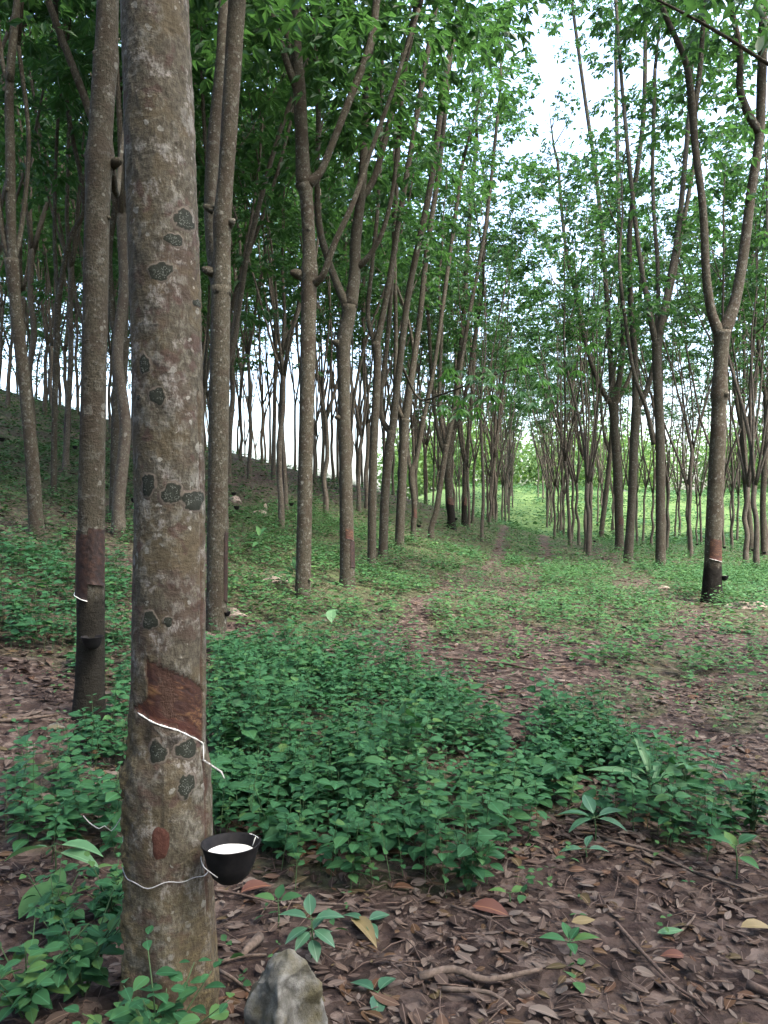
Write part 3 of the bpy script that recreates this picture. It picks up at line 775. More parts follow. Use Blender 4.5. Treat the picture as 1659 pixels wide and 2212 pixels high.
# ================= other measured trees
G1 = 'rubber trees along the path'
t2 = tree_px('speckled trunk left of the thick front trunk, blackened below its dark red cut', (192, 1555), [(190, 1555, 74), (194, 1480, 62), (196, 1370, 58), (196, 1250, 57), (197, 1150, 56), (199, 1000, 54), (204, 750, 52), (209, 500, 52), (213, 380, 54), (216, 340, 62), (217, 300, 50), (226, 160, 50), (229, 130, 54), (230, 100, 48), (233, 0, 46), (236, -150, 44)],
             [[(238, 352, 22, 0), (252, 420, 12, .25), (262, 330, 9, .6), (285, 150, 8, .9), (300, -40, 7, 1.1)], [(236, -140, 40, 0), (232, -300, 34, .1)], [(236, -140, 28, 0), (262, -320, 24, .2)]], 28, None, stain=1292, spr=26,
             stubs=((243, 356, 18, 1, .3), (222, 140, 20, -.2, .3), (205, 345, 16, -1, .2), (224, 470, 12, 1, -.2)), group=G1)
cut_panel(t2, -1.5, .15, 1150, 1287, .05, True, None, 'tapped_old'); cut_panel(t2, .15, 1.5, 1142, 1262, .02, False, None, 'tapped_old')
cup(199, 1375, 46, t2['d'] - .13, 'small black cup on the blackened trunk left of the thick front trunk', False, 0, 1.2)
t3 = tree_px('speckled trunk just right of the thick front trunk, forking into two limbs behind it', (466, 1362), [(466, 1362, 46), (468, 1280, 44), (470, 1100, 44), (473, 900, 43), (476, 700, 42), (478, 620, 42)],
             [[(478, 640, 42, 0), (480, 540, 36, 0), (480, 480, 40, -.02), (488, 380, 34, -.05), (500, 200, 36, -.1), (512, 0, 38, -.1), (520, -150, 34, -.1)], [(476, 640, 36, 0), (462, 560, 30, .2), (455, 450, 28, .3), (462, 300, 28, .35), (478, 150, 28, .4), (486, 0, 26, .5)]],
             24, None, spr=26, stubs=((462, 455, 16, -1, .4), (490, 490, 18, .4, .2), (462, 590, 18, -1, .3)), group=G1)
cut_panel(t3, .95, 1.6, 1150, 1300, .05, False, None, 'tapped_old')
cup(490, 1322, 17, t3['d'] - .02, 'tiny black cup low on the trunk just right of the thick front trunk')
t4 = tree_px('straight trunk left of the orange-notched tree with a dark limb rising to the right', (654, 1292), [(654, 1300, 36), (656, 1200, 33), (660, 1000, 32), (664, 800, 33), (668, 620, 34), (668, 590, 38), (668, 540, 28), (662, 430, 28), (656, 400, 36)],
             [[(656, 405, 34, 0), (652, 300, 28, 0), (646, 190, 28, 0), (640, 90, 22, 0), (641, -20, 20, 0)], [(647, 200, 22, 0), (632, 170, 16, -.05), (612, 110, 14, -.1), (578, -10, 13, -.1)], [(658, 400, 30, 0), (690, 375, 17, .0), (722, 300, 15, .05), (765, 190, 16, .1), (800, 95, 17, .1), (815, -10, 16, .2)],
              [(672, 610, 24, 0), (695, 600, 15, -.1), (725, 520, 13, -.2), (762, 440, 12, -.25), (800, 330, 10, -.2), (850, 190, 9, -.2), (905, 20, 8, -.2)], [(640, 190, 14, .1), (626, 100, 12, .3), (598, -10, 10, .5)]], 22, None, spr=15,
             stubs=((656, 596, 20, -1, .2), (662, 505, 14, .2, .2)), group=G1)
t5 = tree_px('forked trunk with a small orange notch beside the straight trunk at mid left', (750, 1268), [(752, 1270, 36), (750, 1200, 32), (746, 1000, 28), (743, 850, 27), (742, 745, 32), (752, 690, 30), (755, 660, 34)],
             [[(752, 665, 26, 0), (735, 630, 18, 0), (712, 570, 15, .1), (690, 490, 15, .2), (685, 380, 11, .3), (688, 250, 11, .4), (680, 100, 11, .5), (672, -10, 10, .5)], [(757, 665, 30, 0), (766, 590, 25, 0), (768, 520, 24, 0), (780, 420, 20, .0), (788, 300, 18, .1), (795, 150, 17, .2), (812, -10, 15, .2)],
              [(770, 580, 16, 0), (800, 550, 12, -.1), (830, 490, 10, -.2), (850, 400, 9, -.2), (860, 300, 9, -.2)], [(778, 430, 18, 0), (810, 380, 14, .1), (850, 230, 13, .2), (880, 100, 12, .3), (905, -10, 12, .4)]], 20, None, spr=15,
             stubs=((742, 748, 18, -.8, .3), (742, 905, 14, -.6, .1)), group=G1)
cut_panel(t5, -.1, 1.0, 1142, 1164, .035); cut_panel(t5, .5, 1.5, 1168, 1225, .02, False, None, 'tapped_old')
def simple_tree(label, bx, by, w, pts, limbs, **kw):
    return tree_px(label, (bx, by), [(bx, by + 3, w * 1.25), (bx, by - 25, w)] + pts, limbs, 14, spr=13, group=G1, **kw)
t6 = simple_tree('slim trunk standing right of the orange-notched forked tree', 803, 1236, 19, [(806, 1000, 18), (815, 800, 17), (812, 740, 20)], [[(812, 750, 16, 0), (835, 640, 13, 0), (858, 500, 12, .1), (900, 250, 12, .2), (945, -10, 11, .3)], [(812, 750, 13, 0), (795, 680, 10, .2), (805, 560, 9, .3), (820, 380, 9, .4), (828, -10, 8, .6)]])
t7 = simple_tree('trunk leaning right with a low fork, fourth right of the straight trunk', 828, 1206, 20, [(833, 1050, 19), (846, 930, 20)], [[(846, 940, 18, 0), (862, 800, 15, 0), (885, 620, 14, .1), (930, 400, 14, .1), (960, 180, 13, .1), (1000, -10, 12, .2)], [(846, 940, 15, 0), (822, 880, 11, .3), (840, 700, 10, .4), (855, 450, 9, .5), (870, 100, 8, .6)]])
t8 = simple_tree('pale speckled trunk with a swollen fork left of the thin crooked trunk', 863, 1186, 20, [(868, 1050, 19), (873, 930, 20), (875, 905, 22)], [[(875, 910, 18, 0), (888, 820, 15, 0), (905, 700, 13, .1), (925, 520, 12, .2), (950, 350, 11, .2), (975, 100, 10, .2)], [(873, 910, 13, 0), (855, 860, 10, -.1), (855, 700, 9, -.2), (850, 480, 9, -.3)]])
t9 = simple_tree('thin crooked trunk with a cup, left of the blackened pair by the path', 893, 1170, 12, [(895, 1090, 12), (889, 1025, 14), (900, 990, 10), (915, 900, 12)], [[(915, 905, 10, 0), (940, 780, 9, 0), (965, 600, 9, .2), (1000, 350, 8, .3)], [(889, 1028, 10, 0), (880, 960, 8, .2), (882, 860, 8, .3)]])
cut_panel(t9, -.2, 1.2, 1100, 1118, .06); cup(905, 1134, 10, t9['d'], 'tiny black cup at the thin crooked trunk by the path')
t10 = simple_tree('bare thin trunk leaning right across the blackened pair by the path', 932, 1165, 13, [(943, 1100, 12), (957, 1010, 12), (965, 960, 12)], [[(965, 965, 11, 0), (985, 860, 9, 0), (1010, 700, 9, .2), (1050, 480, 8, .3), (1080, 200, 7, .3)], [(965, 965, 9, 0), (950, 870, 8, .4), (955, 700, 7, .6)]])
t11 = simple_tree('trunk black below its cut with a white-filled cup, left edge of the path', 975, 1142, 18, [(971, 1080, 16), (968, 1000, 16), (976, 930, 16)], [[(976, 940, 13, 0), (985, 850, 12, 0), (1000, 700, 11, .1), (1012, 500, 10, .3), (1030, 300, 9, .3)], [(968, 1000, 12, 0), (948, 940, 9, .2), (935, 850, 8, .3), (925, 680, 8, .4)], [(976, 935, 9, 0), (1002, 870, 8, -.2), (1030, 700, 7, -.3)]], stain=1082)
cut_panel(t11, -.6, 1.3, 1076, 1090, .05); cup(985, 1119, 9, t11['d'] - .05, 'tiny cup with white rim on the blackened trunk left of the path', True)
t12 = simple_tree('dark-footed trunk with red cuts at the left edge of the path', 1003, 1136, 12, [(1004, 1060, 11), (1006, 1000, 12)], [[(1006, 1005, 10, 0), (1016, 900, 9, 0), (1030, 700, 8, .2), (1055, 450, 8, .3)], [(1006, 1005, 9, 0), (994, 940, 8, .2), (985, 800, 7, .4)]], stain=1085)
cut_panel(t12, -.3, 1.3, 1075, 1092, .05)
# right side
r1 = tree_px('large forked tree with red cut and cup, nearest right of the path', (1540, 1298), [(1539, 1300, 56), (1538, 1275, 42), (1540, 1200, 34), (1543, 1100, 33), (1551, 950, 33), (1553, 880, 30), (1554, 855, 37), (1556, 800, 29), (1559, 740, 32), (1560, 715, 38)],
             [[(1556, 725, 26, 0), (1538, 680, 20, 0), (1526, 600, 18, -.05), (1518, 450, 16, -.1), (1502, 320, 15, -.1), (1495, 230, 17, -.1), (1480, 130, 13, -.15), (1440, 40, 11, -.2), (1410, -40, 10, -.2)], [(1564, 720, 30, 0), (1588, 650, 23, 0), (1606, 550, 21, 0), (1622, 420, 20, .1), (1640, 300, 19, .1), (1645, 180, 20, .1), (1650, -20, 18, .1)],
              [(1641, 290, 17, .1), (1614, 240, 17, .0), (1598, 190, 15, -.05), (1598, 110, 13, -.1), (1575, -10, 11, -.1)], [(1500, 240, 13, -.1), (1512, 150, 11, 0), (1520, 40, 10, .1), (1530, -30, 9, .1)]], 22, None, spr=14, stain=1222,
             stubs=((1553, 862, 17, .2, .2), (1606, 215, 10, -.6, .4), (1496, 238, 12, -.5, .2)), group='rubber trees right of the path')
cut_panel(r1, -.75, 1.0, 1165, 1210, .07, True)
cup(1564, 1244, 19, r1['d'] - .06, 'black cup on the large forked tree right of the path', True)
G2 = 'rubber trees right of the path'
def rt(label, bx, by, w, pts, limbs, **kw):
    return tree_px(label, (bx, by), [(bx, by + 3, w * 1.3), (bx, by - 25, w)] + pts, limbs, 14, spr=16, group=G2, **kw)
r2 = rt('dark straight trunk left of the large forked tree on the right', 1427, 1232, 22, [(1427, 1050, 20), (1425, 920, 19), (1420, 820, 19), (1418, 740, 20)], [[(1418, 750, 15, 0), (1400, 660, 11, 0), (1380, 540, 10, 0), (1362, 380, 9, 0), (1345, 200, 8, .1), (1330, 0, 7, .2)], [(1418, 750, 16, 0), (1440, 640, 13, 0), (1465, 500, 12, .1), (1480, 350, 11, .1), (1495, 180, 10, .2)], [(1412, 960, 10, 0), (1395, 880, 9, -.2), (1368, 800, 8, -.3), (1345, 650, 8, -.3)], [(1418, 750, 12, 0), (1422, 600, 9, .3), (1410, 400, 8, .5), (1415, 150, 8, .7)]])
r3 = rt('leaning speckled trunk forking right, second left of the large forked tree', 1358, 1216, 20, [(1364, 1100, 18), (1370, 960, 19), (1375, 880, 21)], [[(1375, 885, 15, 0), (1398, 840, 12, 0), (1425, 740, 11, .1), (1462, 560, 10, .2), (1500, 350, 9, .3)], [(1373, 885, 16, 0), (1372, 780, 13, 0), (1362, 640, 12, -.1), (1362, 480, 11, -.1), (1390, 250, 10, -.1), (1395, 0, 9, 0)]])
r4 = rt('trunk with tall vase of limbs and low red scar, right edge of path', 1338, 1190, 19, [(1335, 1050, 18), (1328, 930, 18), (1325, 870, 22)], [[(1325, 880, 14, 0), (1300, 840, 11, 0), (1270, 760, 9, 0), (1240, 620, 8, 0), (1220, 520, 7, 0), (1205, 350, 7, .2)], [(1325, 880, 15, 0), (1318, 760, 11, .1), (1308, 600, 10, .1), (1290, 400, 9, .2), (1262, 200, 8, .2), (1235, 0, 7, .2)], [(1327, 880, 15, 0), (1345, 760, 11, -.1), (1342, 600, 10, -.2), (1335, 400, 9, -.2), (1330, 100, 8, -.2)], [(1328, 880, 10, 0), (1370, 780, 8, .3), (1385, 600, 8, .4)]])
cut_panel(r4, -.3, 1.2, 1118, 1133, .07)
r5 = rt('slim forked trunk leaning right beside the path, behind the vase-shaped tree', 1300, 1166, 11, [(1310, 1060, 11), (1318, 980, 10)], [[(1318, 985, 9, 0), (1325, 850, 7, 0), (1340, 600, 6, .2)], [(1318, 985, 7, 0), (1300, 900, 6, .2), (1295, 700, 6, .4)]])
r6 = rt('brown trunk with a low fork touching its thinner neighbour on the right path edge', 1270, 1158, 12, [(1269, 1060, 11), (1272, 1000, 13)], [[(1272, 1005, 9, 0), (1255, 970, 8, 0), (1240, 880, 6, .1), (1225, 700, 6, .2)], [(1272, 1005, 10, 0), (1285, 940, 7, 0), (1298, 760, 6, .1)]])
r7 = rt('tall slender trunk on the right, near the frame edge beyond the large forked tree', 1622, 1197, 15, [(1614, 1080, 13), (1606, 960, 13), (1604, 920, 14)], [[(1604, 930, 10, 0), (1590, 860, 8, 0), (1575, 700, 7, .1), (1565, 500, 7, .2)], [(1606, 930, 10, 0), (1630, 860, 8, .1), (1640, 700, 8, .2), (1652, 500, 7, .2)], [(1604, 930, 8, 0), (1608, 800, 7, .4), (1604, 600, 6, .4)]])
cup(1629, 1163, 9, r7['d'], 'tiny black cup on the slender trunk near the right frame edge')
r8 = rt('dark trunk cut by the right frame edge', 1650, 1204, 13, [(1648, 1080, 12), (1655, 950, 11), (1655, 860, 12)], [[(1655, 870, 9, 0), (1640, 760, 7, 0), (1625, 550, 7, .1)], [(1655, 870, 10, 0), (1668, 740, 8, .1), (1675, 500, 7, .1)]])
# left side
G3 = 'rubber trees on the left hillside'
l1 = tree_px('leaning trunk at the far left edge with a high crotch', (80, 1157), [(80, 1160, 36), (76, 1100, 30), (68, 980, 28), (55, 850, 25), (38, 700, 26), (32, 640, 24), (25, 560, 30)], [[(28, 580, 22, 0), (24, 480, 20, 0), (22, 330, 20, 0), (20, 200, 18, 0), (28, 90, 17, .1), (40, -20, 15, .1)], [(26, 570, 16, 0), (5, 500, 12, 0), (-15, 300, 10, .1)], [(30, 560, 14, 0), (48, 480, 10, .2), (62, 300, 9, .3), (40, 100, 9, .3)], [(20, 180, 12, 0), (6, 140, 10, .1), (-5, 60, 9, .1)]], 18, None, spr=22, group=G3, stubs=((24, 420, 12, -.2, .3), (22, 175, 14, .2, .4)))
l2 = tree_px('slim reddish forked trunk between the blackened tree and the thick front trunk', (250, 1117), [(250, 1120, 28), (251, 1050, 27), (255, 900, 27), (262, 780, 28), (264, 730, 32)], [[(264, 740, 22, 0), (246, 700, 18, .05), (240, 640, 14, .1), (236, 540, 14, .1), (250, 440, 13, .1), (262, 330, 13, .2), (258, 200, 10, .3)], [(264, 740, 22, 0), (268, 640, 20, 0), (268, 540, 18, 0), (262, 480, 12, 0), (276, 300, 12, 0), (296, 100, 10, .1)]], 18, None, spr=20, group=G3)
l3 = tree_px('thin pale-branched trunk behind the leaning trunk on the far left', (116, 1010), [(114, 1010, 14), (118, 900, 12), (122, 760, 12), (126, 640, 13)], [[(126, 650, 11, 0), (150, 520, 10, 0), (180, 460, 10, .2), (176, 390, 10, .2), (150, 260, 9, .2), (130, 100, 9, .2), (116, -20, 8, .2)], [(126, 650, 9, 0), (118, 500, 8, .3), (126, 250, 7, .4), (150, 60, 7, .5)]], 12, 13.5, spr=22, group=G3)

# a tree just outside the right edge whose low branch reaches into the frame
q0 = tree_px('near branch with large dark leaves hanging into the top right corner', (2060, 1640), [(2060, 1645, 90), (2058, 1500, 78), (2050, 1100, 74), (2040, 700, 72)],
             [[(2040, 710, 70, 0), (2030, 400, 56, 0), (2000, 0, 50, .1)], [(2038, 560, 24, 0), (1900, 300, 14, -.2), (1780, 210, 10, -.3), (1659, 138, 8, -.3), (1560, 75, 7, -.3), (1470, 25, 6, -.3), (1400, -10, 5, -.3)]], 20, None, spr=26, group=G2)
def near_sprays():
    mb = MB(); d = q0['d'] - .3
    spots = [(1500, 10), (1545, -10), (1590, 20), (1640, 5), (1655, 60), (1570, -30), (1620, -40)]
    for (x, y) in spots:
        pos = np.array([np.array(P(x + rng.normal(0, 16), y + rng.normal(0, 16), d + rng.normal(0, .12))) for _ in range(7)])
        dr = rng.normal(0, 1, (7, 3)); dr[:, 2] = -.3 - .4 * rng.random(7); nr = np.array([0, 0, 1.]) + rng.normal(0, .5, (7, 3))
        leaves(mb, pos, dr, nr, .13, .055, LEAF4)
    ob = shifted(mb, q0['base']).build('foliage', M['crown'], q0['root'])
near_sprays()

# drooping leafy branch over the path
def leafy_branch():
    d = 13.5; T_ = t7
    b = T_['base']
    root = T_['root']
    mb = MB()
    main = [P(868, 790, T_['d']), P(905, 860, 17), P(960, 850, 15.5), P(1060, 812, 14.2), P(1150, 790, 13.6), P(1200, 785, 13.4)]
    tube(mb, main, [.03, .022, .018, .014, .009, .005], 6, .15)
    main2 = [P(905, 862, 17), P(960, 880, 15.5), P(1000, 872, 14.6)]
    tube(mb, main2, [.018, .011, .006], 6, .15)
    shifted(mb, b).build('low_branch', M['bark'], root)
    lm = MB()
    spots = [(1200, 790), (1170, 770), (1150, 800), (1130, 840), (1190, 830), (1110, 790), (1075, 830), (1160, 860), (1220, 770), (1235, 790), (1060, 800), (1000, 860), (985, 890), (1010, 895), (970, 815), (985, 800), (1040, 850), (1095, 860), (1210, 850), (1140, 760), (1245, 760), (965, 880), (1020, 820)]
    for (x, y) in spots:
        for _ in range(3):
            c = np.array(P(x + rng.normal(0, 16), y + rng.normal(0, 10), 13.8 + rng.normal(0, .5)))
            az = rng.random() * 6.28; n = 5
            aa = az + np.linspace(-1.3, 1.3, n)
            dr = np.stack([np.cos(aa), np.sin(aa), np.full(n, -.55)], -1)
            leaves(lm, np.repeat(c[None], n, 0), dr, np.array([0, 0, 1.]) + rng.normal(0, .2, (n, 3)), .2 + .06 * rng.random(n), .075, LEAF4, np.full(n, .3 + .5 * rng.random()))
    shifted(lm, b).build('foliage', M['crown'], root, smooth=False)
leafy_branch()

# ------------------------------------------------------------------ plantation rows
taken = [(t['base'].x, t['base'].y) for t in TREES] + [(MAIN['base'].x, MAIN['base'].y)]
def free(x, y, r=1.35):
    return all((x - a) ** 2 + (y - b) ** 2 > r * r for a, b in taken)
def rowpos(y0, y1, step):
    y = y0
    while y < y1:
        yield y + rng.normal(0, .25)
        y += step
ROWS = []
for k in range(0, 11):
    for y in rowpos(11 + .5 * k, 88 if k == 0 else 66, 2.1 if k < 6 else 2.6):
        x = -2.2 + .19 * y - 3.7 * k + rng.normal(0, .3)
        ROWS.append((x, y, 'L', k))
for k in range(0, 7):
    for y in rowpos(20 if k == 0 else 17 + 2 * k, 88, 2.5):
        x = 2.9 + .17 * y + 4.0 * k + rng.normal(0, .3)
        ROWS.append((x, y, 'R', k))
LAB = {('L', 0): ('distant slender rubber tree in the row along the left edge of the path', 'row along the left edge of the path'),
       ('L', 1): ('rubber tree in the first row up the slope left of the path', 'first row up the left slope'),
       ('L', 2): ('rubber tree halfway up the shaded slope at mid left', 'trees halfway up the left slope'),
       ('L', 3): ('rubber tree high on the slope behind the front trunks', 'trees high on the left slope'),
       ('L', 4): ('small distant rubber tree on the grassy hill crest at far left', 'trees on the far left hill crest'),
       ('R', 0): ('distant slender rubber tree in the row along the right edge of the path', 'row along the right edge of the path'),
       ('R', 1): ('rubber tree in the second row right of the path, standing in low green herbs', 'second row right of the path'),
       ('R', 2): ('thin rubber tree far right against the bright meadow', 'thin trees before the bright meadow')}
for q in range(46):
    y = 36.5 + 15 * rng.random(); ROWS.append((-17 + (2 + .16 * y + 12) * rng.random(), y, 'L', 3 + q % 2))
gi = 0
GENPOS = []
for (x, y, s, k) in ROWS:
    t = x / y
    if not (-.62 < t < .60) or not free(x, y): continue
    if k == 0 and y < 27: continue
    if s == 'L' and y + .22 * min(x, 0) > (56 if x < -9 else 48 if x < 1.5 else 86): continue
    if s == 'R' and y > (84 if k < 1 else 70 if k < 2 else 54): continue
    taken.append((x, y))
    key = (s, min(k, 4 if s == 'L' else 2))
    sc = .92 + .22 * rng.random()
    place(gi % 8 if s == 'L' and x / y < -.2 and y > 38 else 14 + gi % 6 if y > (30 if s == 'R' or k == 0 else 40) else gi % 8 if s == 'L' and k > 0 and (y < 26 or gi % 3 == 0) else 8 + gi % 6, x, y, rng.random() * 6.283, sc, *LAB[key]); GENPOS.append((x, y, s, k, sc)); gi += 1
for (x, y) in ((-3.0, -1.2), (2.9, -1.0), (-6.6, .6), (6.9, 1.0), (-.6, -3.4), (4.6, -4.2), (-4.4, -4.4), (1.9, -6.4), (-2.4, -7.6), (6.8, -7.8), (-7.2, -8.0), (8.5, -2.6), (-9.5, -3.0), (9.0, 4.6), (0.2, -10.5), (4.6, -11), (-5, -12)):
    place(gi % 8, x, y, rng.random() * 6.283, 1.0 + .1 * rng.random(), 'rubber tree added around the viewpoint, outside the frame, to shade the foreground', 'unseen shade trees added around the viewpoint'); gi += 1  # trees added out of view to block open sky and darken the foreground
for k, src in enumerate(GEN):
    if k not in USED:
        for ch in list(src.children): bpy.data.objects.remove(ch)
        bpy.data.objects.remove(src)
print('generic trees', gi)

# ------------------------------------------------------------------ far wood beyond the meadow, and a foliage screen added round the camera
def far_wood_and_screen():
    mb = MB(); tm = MB()
    for k in range(100):
        x = 2 + 110 * rng.random(); y = 112 + 50 * rng.random() + .1 * x; z = h1(x, y)
        hh = 9 + 8 * rng.random(); rr_ = 3.2 + 2.6 * rng.random()
        n = 520
        u = nrmz(rng.normal(0, 1, (n, 3))) * (rng.random((n, 1)) ** .4)
        cl = vnoise(u[:, 0] * 2 + k, u[:, 1] * 2 + u[:, 2] * 3, 1.6, k)
        u = u * (1 + .25 * cl)[:, None]
        pos = np.array([x, y, z + hh * .5]) + u * np.array([rr_, rr_, hh * .55])
        leaves(mb, pos, rng.normal(0, 1, (n, 3)), np.array([0, 0, 1.]) + rng.normal(0, .6, (n, 3)), .75, .5, LEAF2)
    for k in range(90):  # unseen foliage wall added behind and beside the camera to block low sky light
        if k < 50: x = -55 + 110 * (k / 50) + rng.normal(0, 2); y = -26 - 10 * rng.random()
        elif k < 70: x = -44 - 8 * rng.random(); y = -26 + 3.2 * (k - 50)
        else: x = 36 + 8 * rng.random(); y = -26 + 3.2 * (k - 70)
        z = h1(x, y); n = 420; u = nrmz(rng.normal(0, 1, (n, 3))) * (rng.random((n, 1)) ** .4)
        pos = np.array([x, y, z + 6.5]) + u * np.array([3.2, 3.2, 7.5])
        leaves(mb, pos, rng.normal(0, 1, (n, 3)), np.array([0, 0, 1.]) + rng.normal(0, .6, (n, 3)), .95, .65, LEAF2, .25 * rng.random(n))
    o = mb.build('far_wood_and_screen', M['crown_far'], smooth=False)
    tag(o, 'pale green wood far off beyond the bright meadow, with unseen foliage added round the camera to block the sky', 'wood', kind='stuff')
far_wood_and_screen()

# ------------------------------------------------------------------ ground cover (uncountable)
def weeds(mb, stm, x, y, hgt, leafL, nodes, tmpl):
    n = len(x); z = H(x, y); az = rng.random(n) * 6.283
    lean = rng.normal(0, .13, (n, 2)) * hgt[:, None]
    tops = np.stack([x + lean[:, 0], y + lean[:, 1], z + hgt], -1); base = np.stack([x, y, z - .01], -1)
    pr = rng.random(n) * .55
    ps = np.clip(np.exp(rng.normal(-.08, .28, n)), .5, 1.6); asp = .5 + .26 * rng.random(n)
    for k in range(nodes):
        f = .16 + .84 * (k + 1) / nodes
        p = base * (1 - f) + tops * f
        big = (1.0 if k < nodes - 1 else .62) * (.75 + .5 * rng.random(n)) * (1.0 - .18 * abs(k - nodes * .5) / nodes)
        for s in (0, 1):
            a = az + (k % 2) * 1.571 + s * 3.1416 + rng.normal(0, .3, n)
            el = -.12 + .35 * rng.random(n) + (.25 if k == nodes - 1 else 0)
            d = np.stack([np.cos(a), np.sin(a), el], -1)
            nr = np.array([0, 0, 1.]) + rng.normal(0, .28, d.shape)
            L = leafL * big * ps
            leaves(mb, p + d * L[:, None] * .15, d, nr, L, L * asp, tmpl, np.clip(pr + .45 * rng.random(n), 0, 1))
    if stm is not None:
        # thin three sided stems
        r = .0022
        o3 = np.array([[r, 0, 0], [-r * .5, r * .87, 0], [-r * .5, -r * .87, 0]])
        v = np.concatenate([base[:, None] + o3, tops[:, None] + o3 * .6], 1).reshape(-1, 3)
        off = (np.arange(n) * 6)[:, None, None]
        q = np.array([[0, 1, 4, 3], [1, 2, 5, 4], [2, 0, 3, 5]])
        stm.add(v, [(q[None] + off).reshape(-1, 4)])
def scatter(n, x0, x1, y0, y1):
    y = y0 + (y1 - y0) * rng.random(n); x = x0 + (x1 - x0) * rng.random(n)
    return x, y
def clear_of_trunks(x, y, r=.16):
    m = np.ones(len(x), bool)
    for (a, b) in taken[:40]: m &= (x - a) ** 2 + (y - b) ** 2 > r * r
    m &= (x - MAIN['base'].x) ** 2 + (y - MAIN['base'].y) ** 2 > .2 ** 2
    return m
def cover():
    # tall weeds, near
    mb, sm = MB(), MB()
    x, y = scatter(38000, -6, 5, 2.2, 14)
    px, py = proj(x, y, H(x, y))
    px += 34 * vnoise(x, y, 2.6, 5.0) + rng.normal(0, 16, len(x)); py += 26 * vnoise(x, y, 3.1, 8.0) + rng.normal(0, 12, len(x)); t, l = dens(px, py)
    pn = .5 + .5 * vnoise(x, y, 2.4, 3.3)
    keep = (rng.random(len(x)) < t * (.12 + .88 * pn ** 1.3) * np.clip(1.25 - y / 22, .3, 1)) & clear_of_trunks(x, y)
    x, y = x[keep], y[keep]; py = py[keep]
    edge = np.clip(.8 + .42 * vnoise(x, y, 2.1, 9) + .2 * vnoise(x, y, 5.5, 2), .35, 1.25)
    h = (.16 + .26 * rng.random(len(x)) ** .8) * edge
    near = y < 6.2
    print('tall weeds', near.sum(), (~near).sum())
    weeds(mb, sm, x[near], y[near], h[near], .068, 6, LEAFB)
    weeds(mb, sm, x[~near], y[~near], h[~near], .075, 4, LEAF4)
    o = mb.build('weed_patch', M['weed']); tag(o, 'dense knee-high leafy green weeds spreading behind the front trunk', 'weeds', kind='stuff')
    s = sm.build('weed_stems', M['stem'], o)
    # low herbs
    mb = MB()
    x, y = scatter(60000, -9, 11, 2.4, 22)
    px, py = proj(x, y, H(x, y)); t, l = dens(px, py)
    pn = .5 * vnoise(x, y, 1.1, 1.3) + .5 * vnoise(x, y, 3.1, 4.4)
    base = np.where(y > 8, .15, np.where(y > 5, .12, .035)) + .5 * np.clip(pn - .12, 0, 1) * (y > 4.2) * (y < 14)
    track = np.zeros(len(x))
    base = np.where(l < 0, .03, base)
    keep = (rng.random(len(x)) < np.clip(np.maximum(l * (.2 + .8 * (pn > -.05)), base), 0, 1)) & clear_of_trunks(x, y) & (np.abs(px - CX) < 1000)
    x, y = x[keep], y[keep]; l = l[keep]
    h = (.05 + .09 * rng.random(len(x))) * (1 + .6 * (l > .5))
    nr = y < 7
    print('herbs', nr.sum(), (~nr).sum())
    weeds(mb, None, x[nr], y[nr], h[nr], .042, 2, LEAF4)
    weeds(mb, None, x[~nr], y[~nr], h[~nr] * 1.35, .07, 3, LEAF4)
    # far
    x, y = scatter(52000, -28, 32, 19, 50)
    px, py = proj(x, y, H(x, y)); t, l = dens(px, py)
    pn = .4 * vnoise(x, y, .9, 1.3) + .6 * vnoise(x, y, 2.3, 4.4)
    keep = (rng.random(len(x)) < np.clip(np.where(l < 0, 0, np.maximum(l, .6)) * (.45 + 1.1 * pn), .04, 1)) & (np.abs(px - CX) < 900)
    x, y = x[keep], y[keep]
    print('far herbs', len(x))
    weeds(mb, None, x, y, .14 + .2 * rng.random(len(x)), .13, 2, LEAF2)
    x, y = scatter(30000, -4, 62, 46, 104)
    px, py = proj(x, y, H(x, y)); k = (np.abs(px - CX) < 900) & (px > 1010) & (rng.random(len(x)) < .35 + .6 * vnoise(x, y, .35, 2.2)); x, y = x[k], y[k]
    weeds(mb, None, x, y, .2 + .5 * rng.random(len(x)) ** 2, .34, 2, LEAF2)
    o = mb.build('herb_cover', M['herb']); tag(o, 'low green herbs growing through the leaf litter of the path and slopes', 'herbs', kind='stuff')
cover()

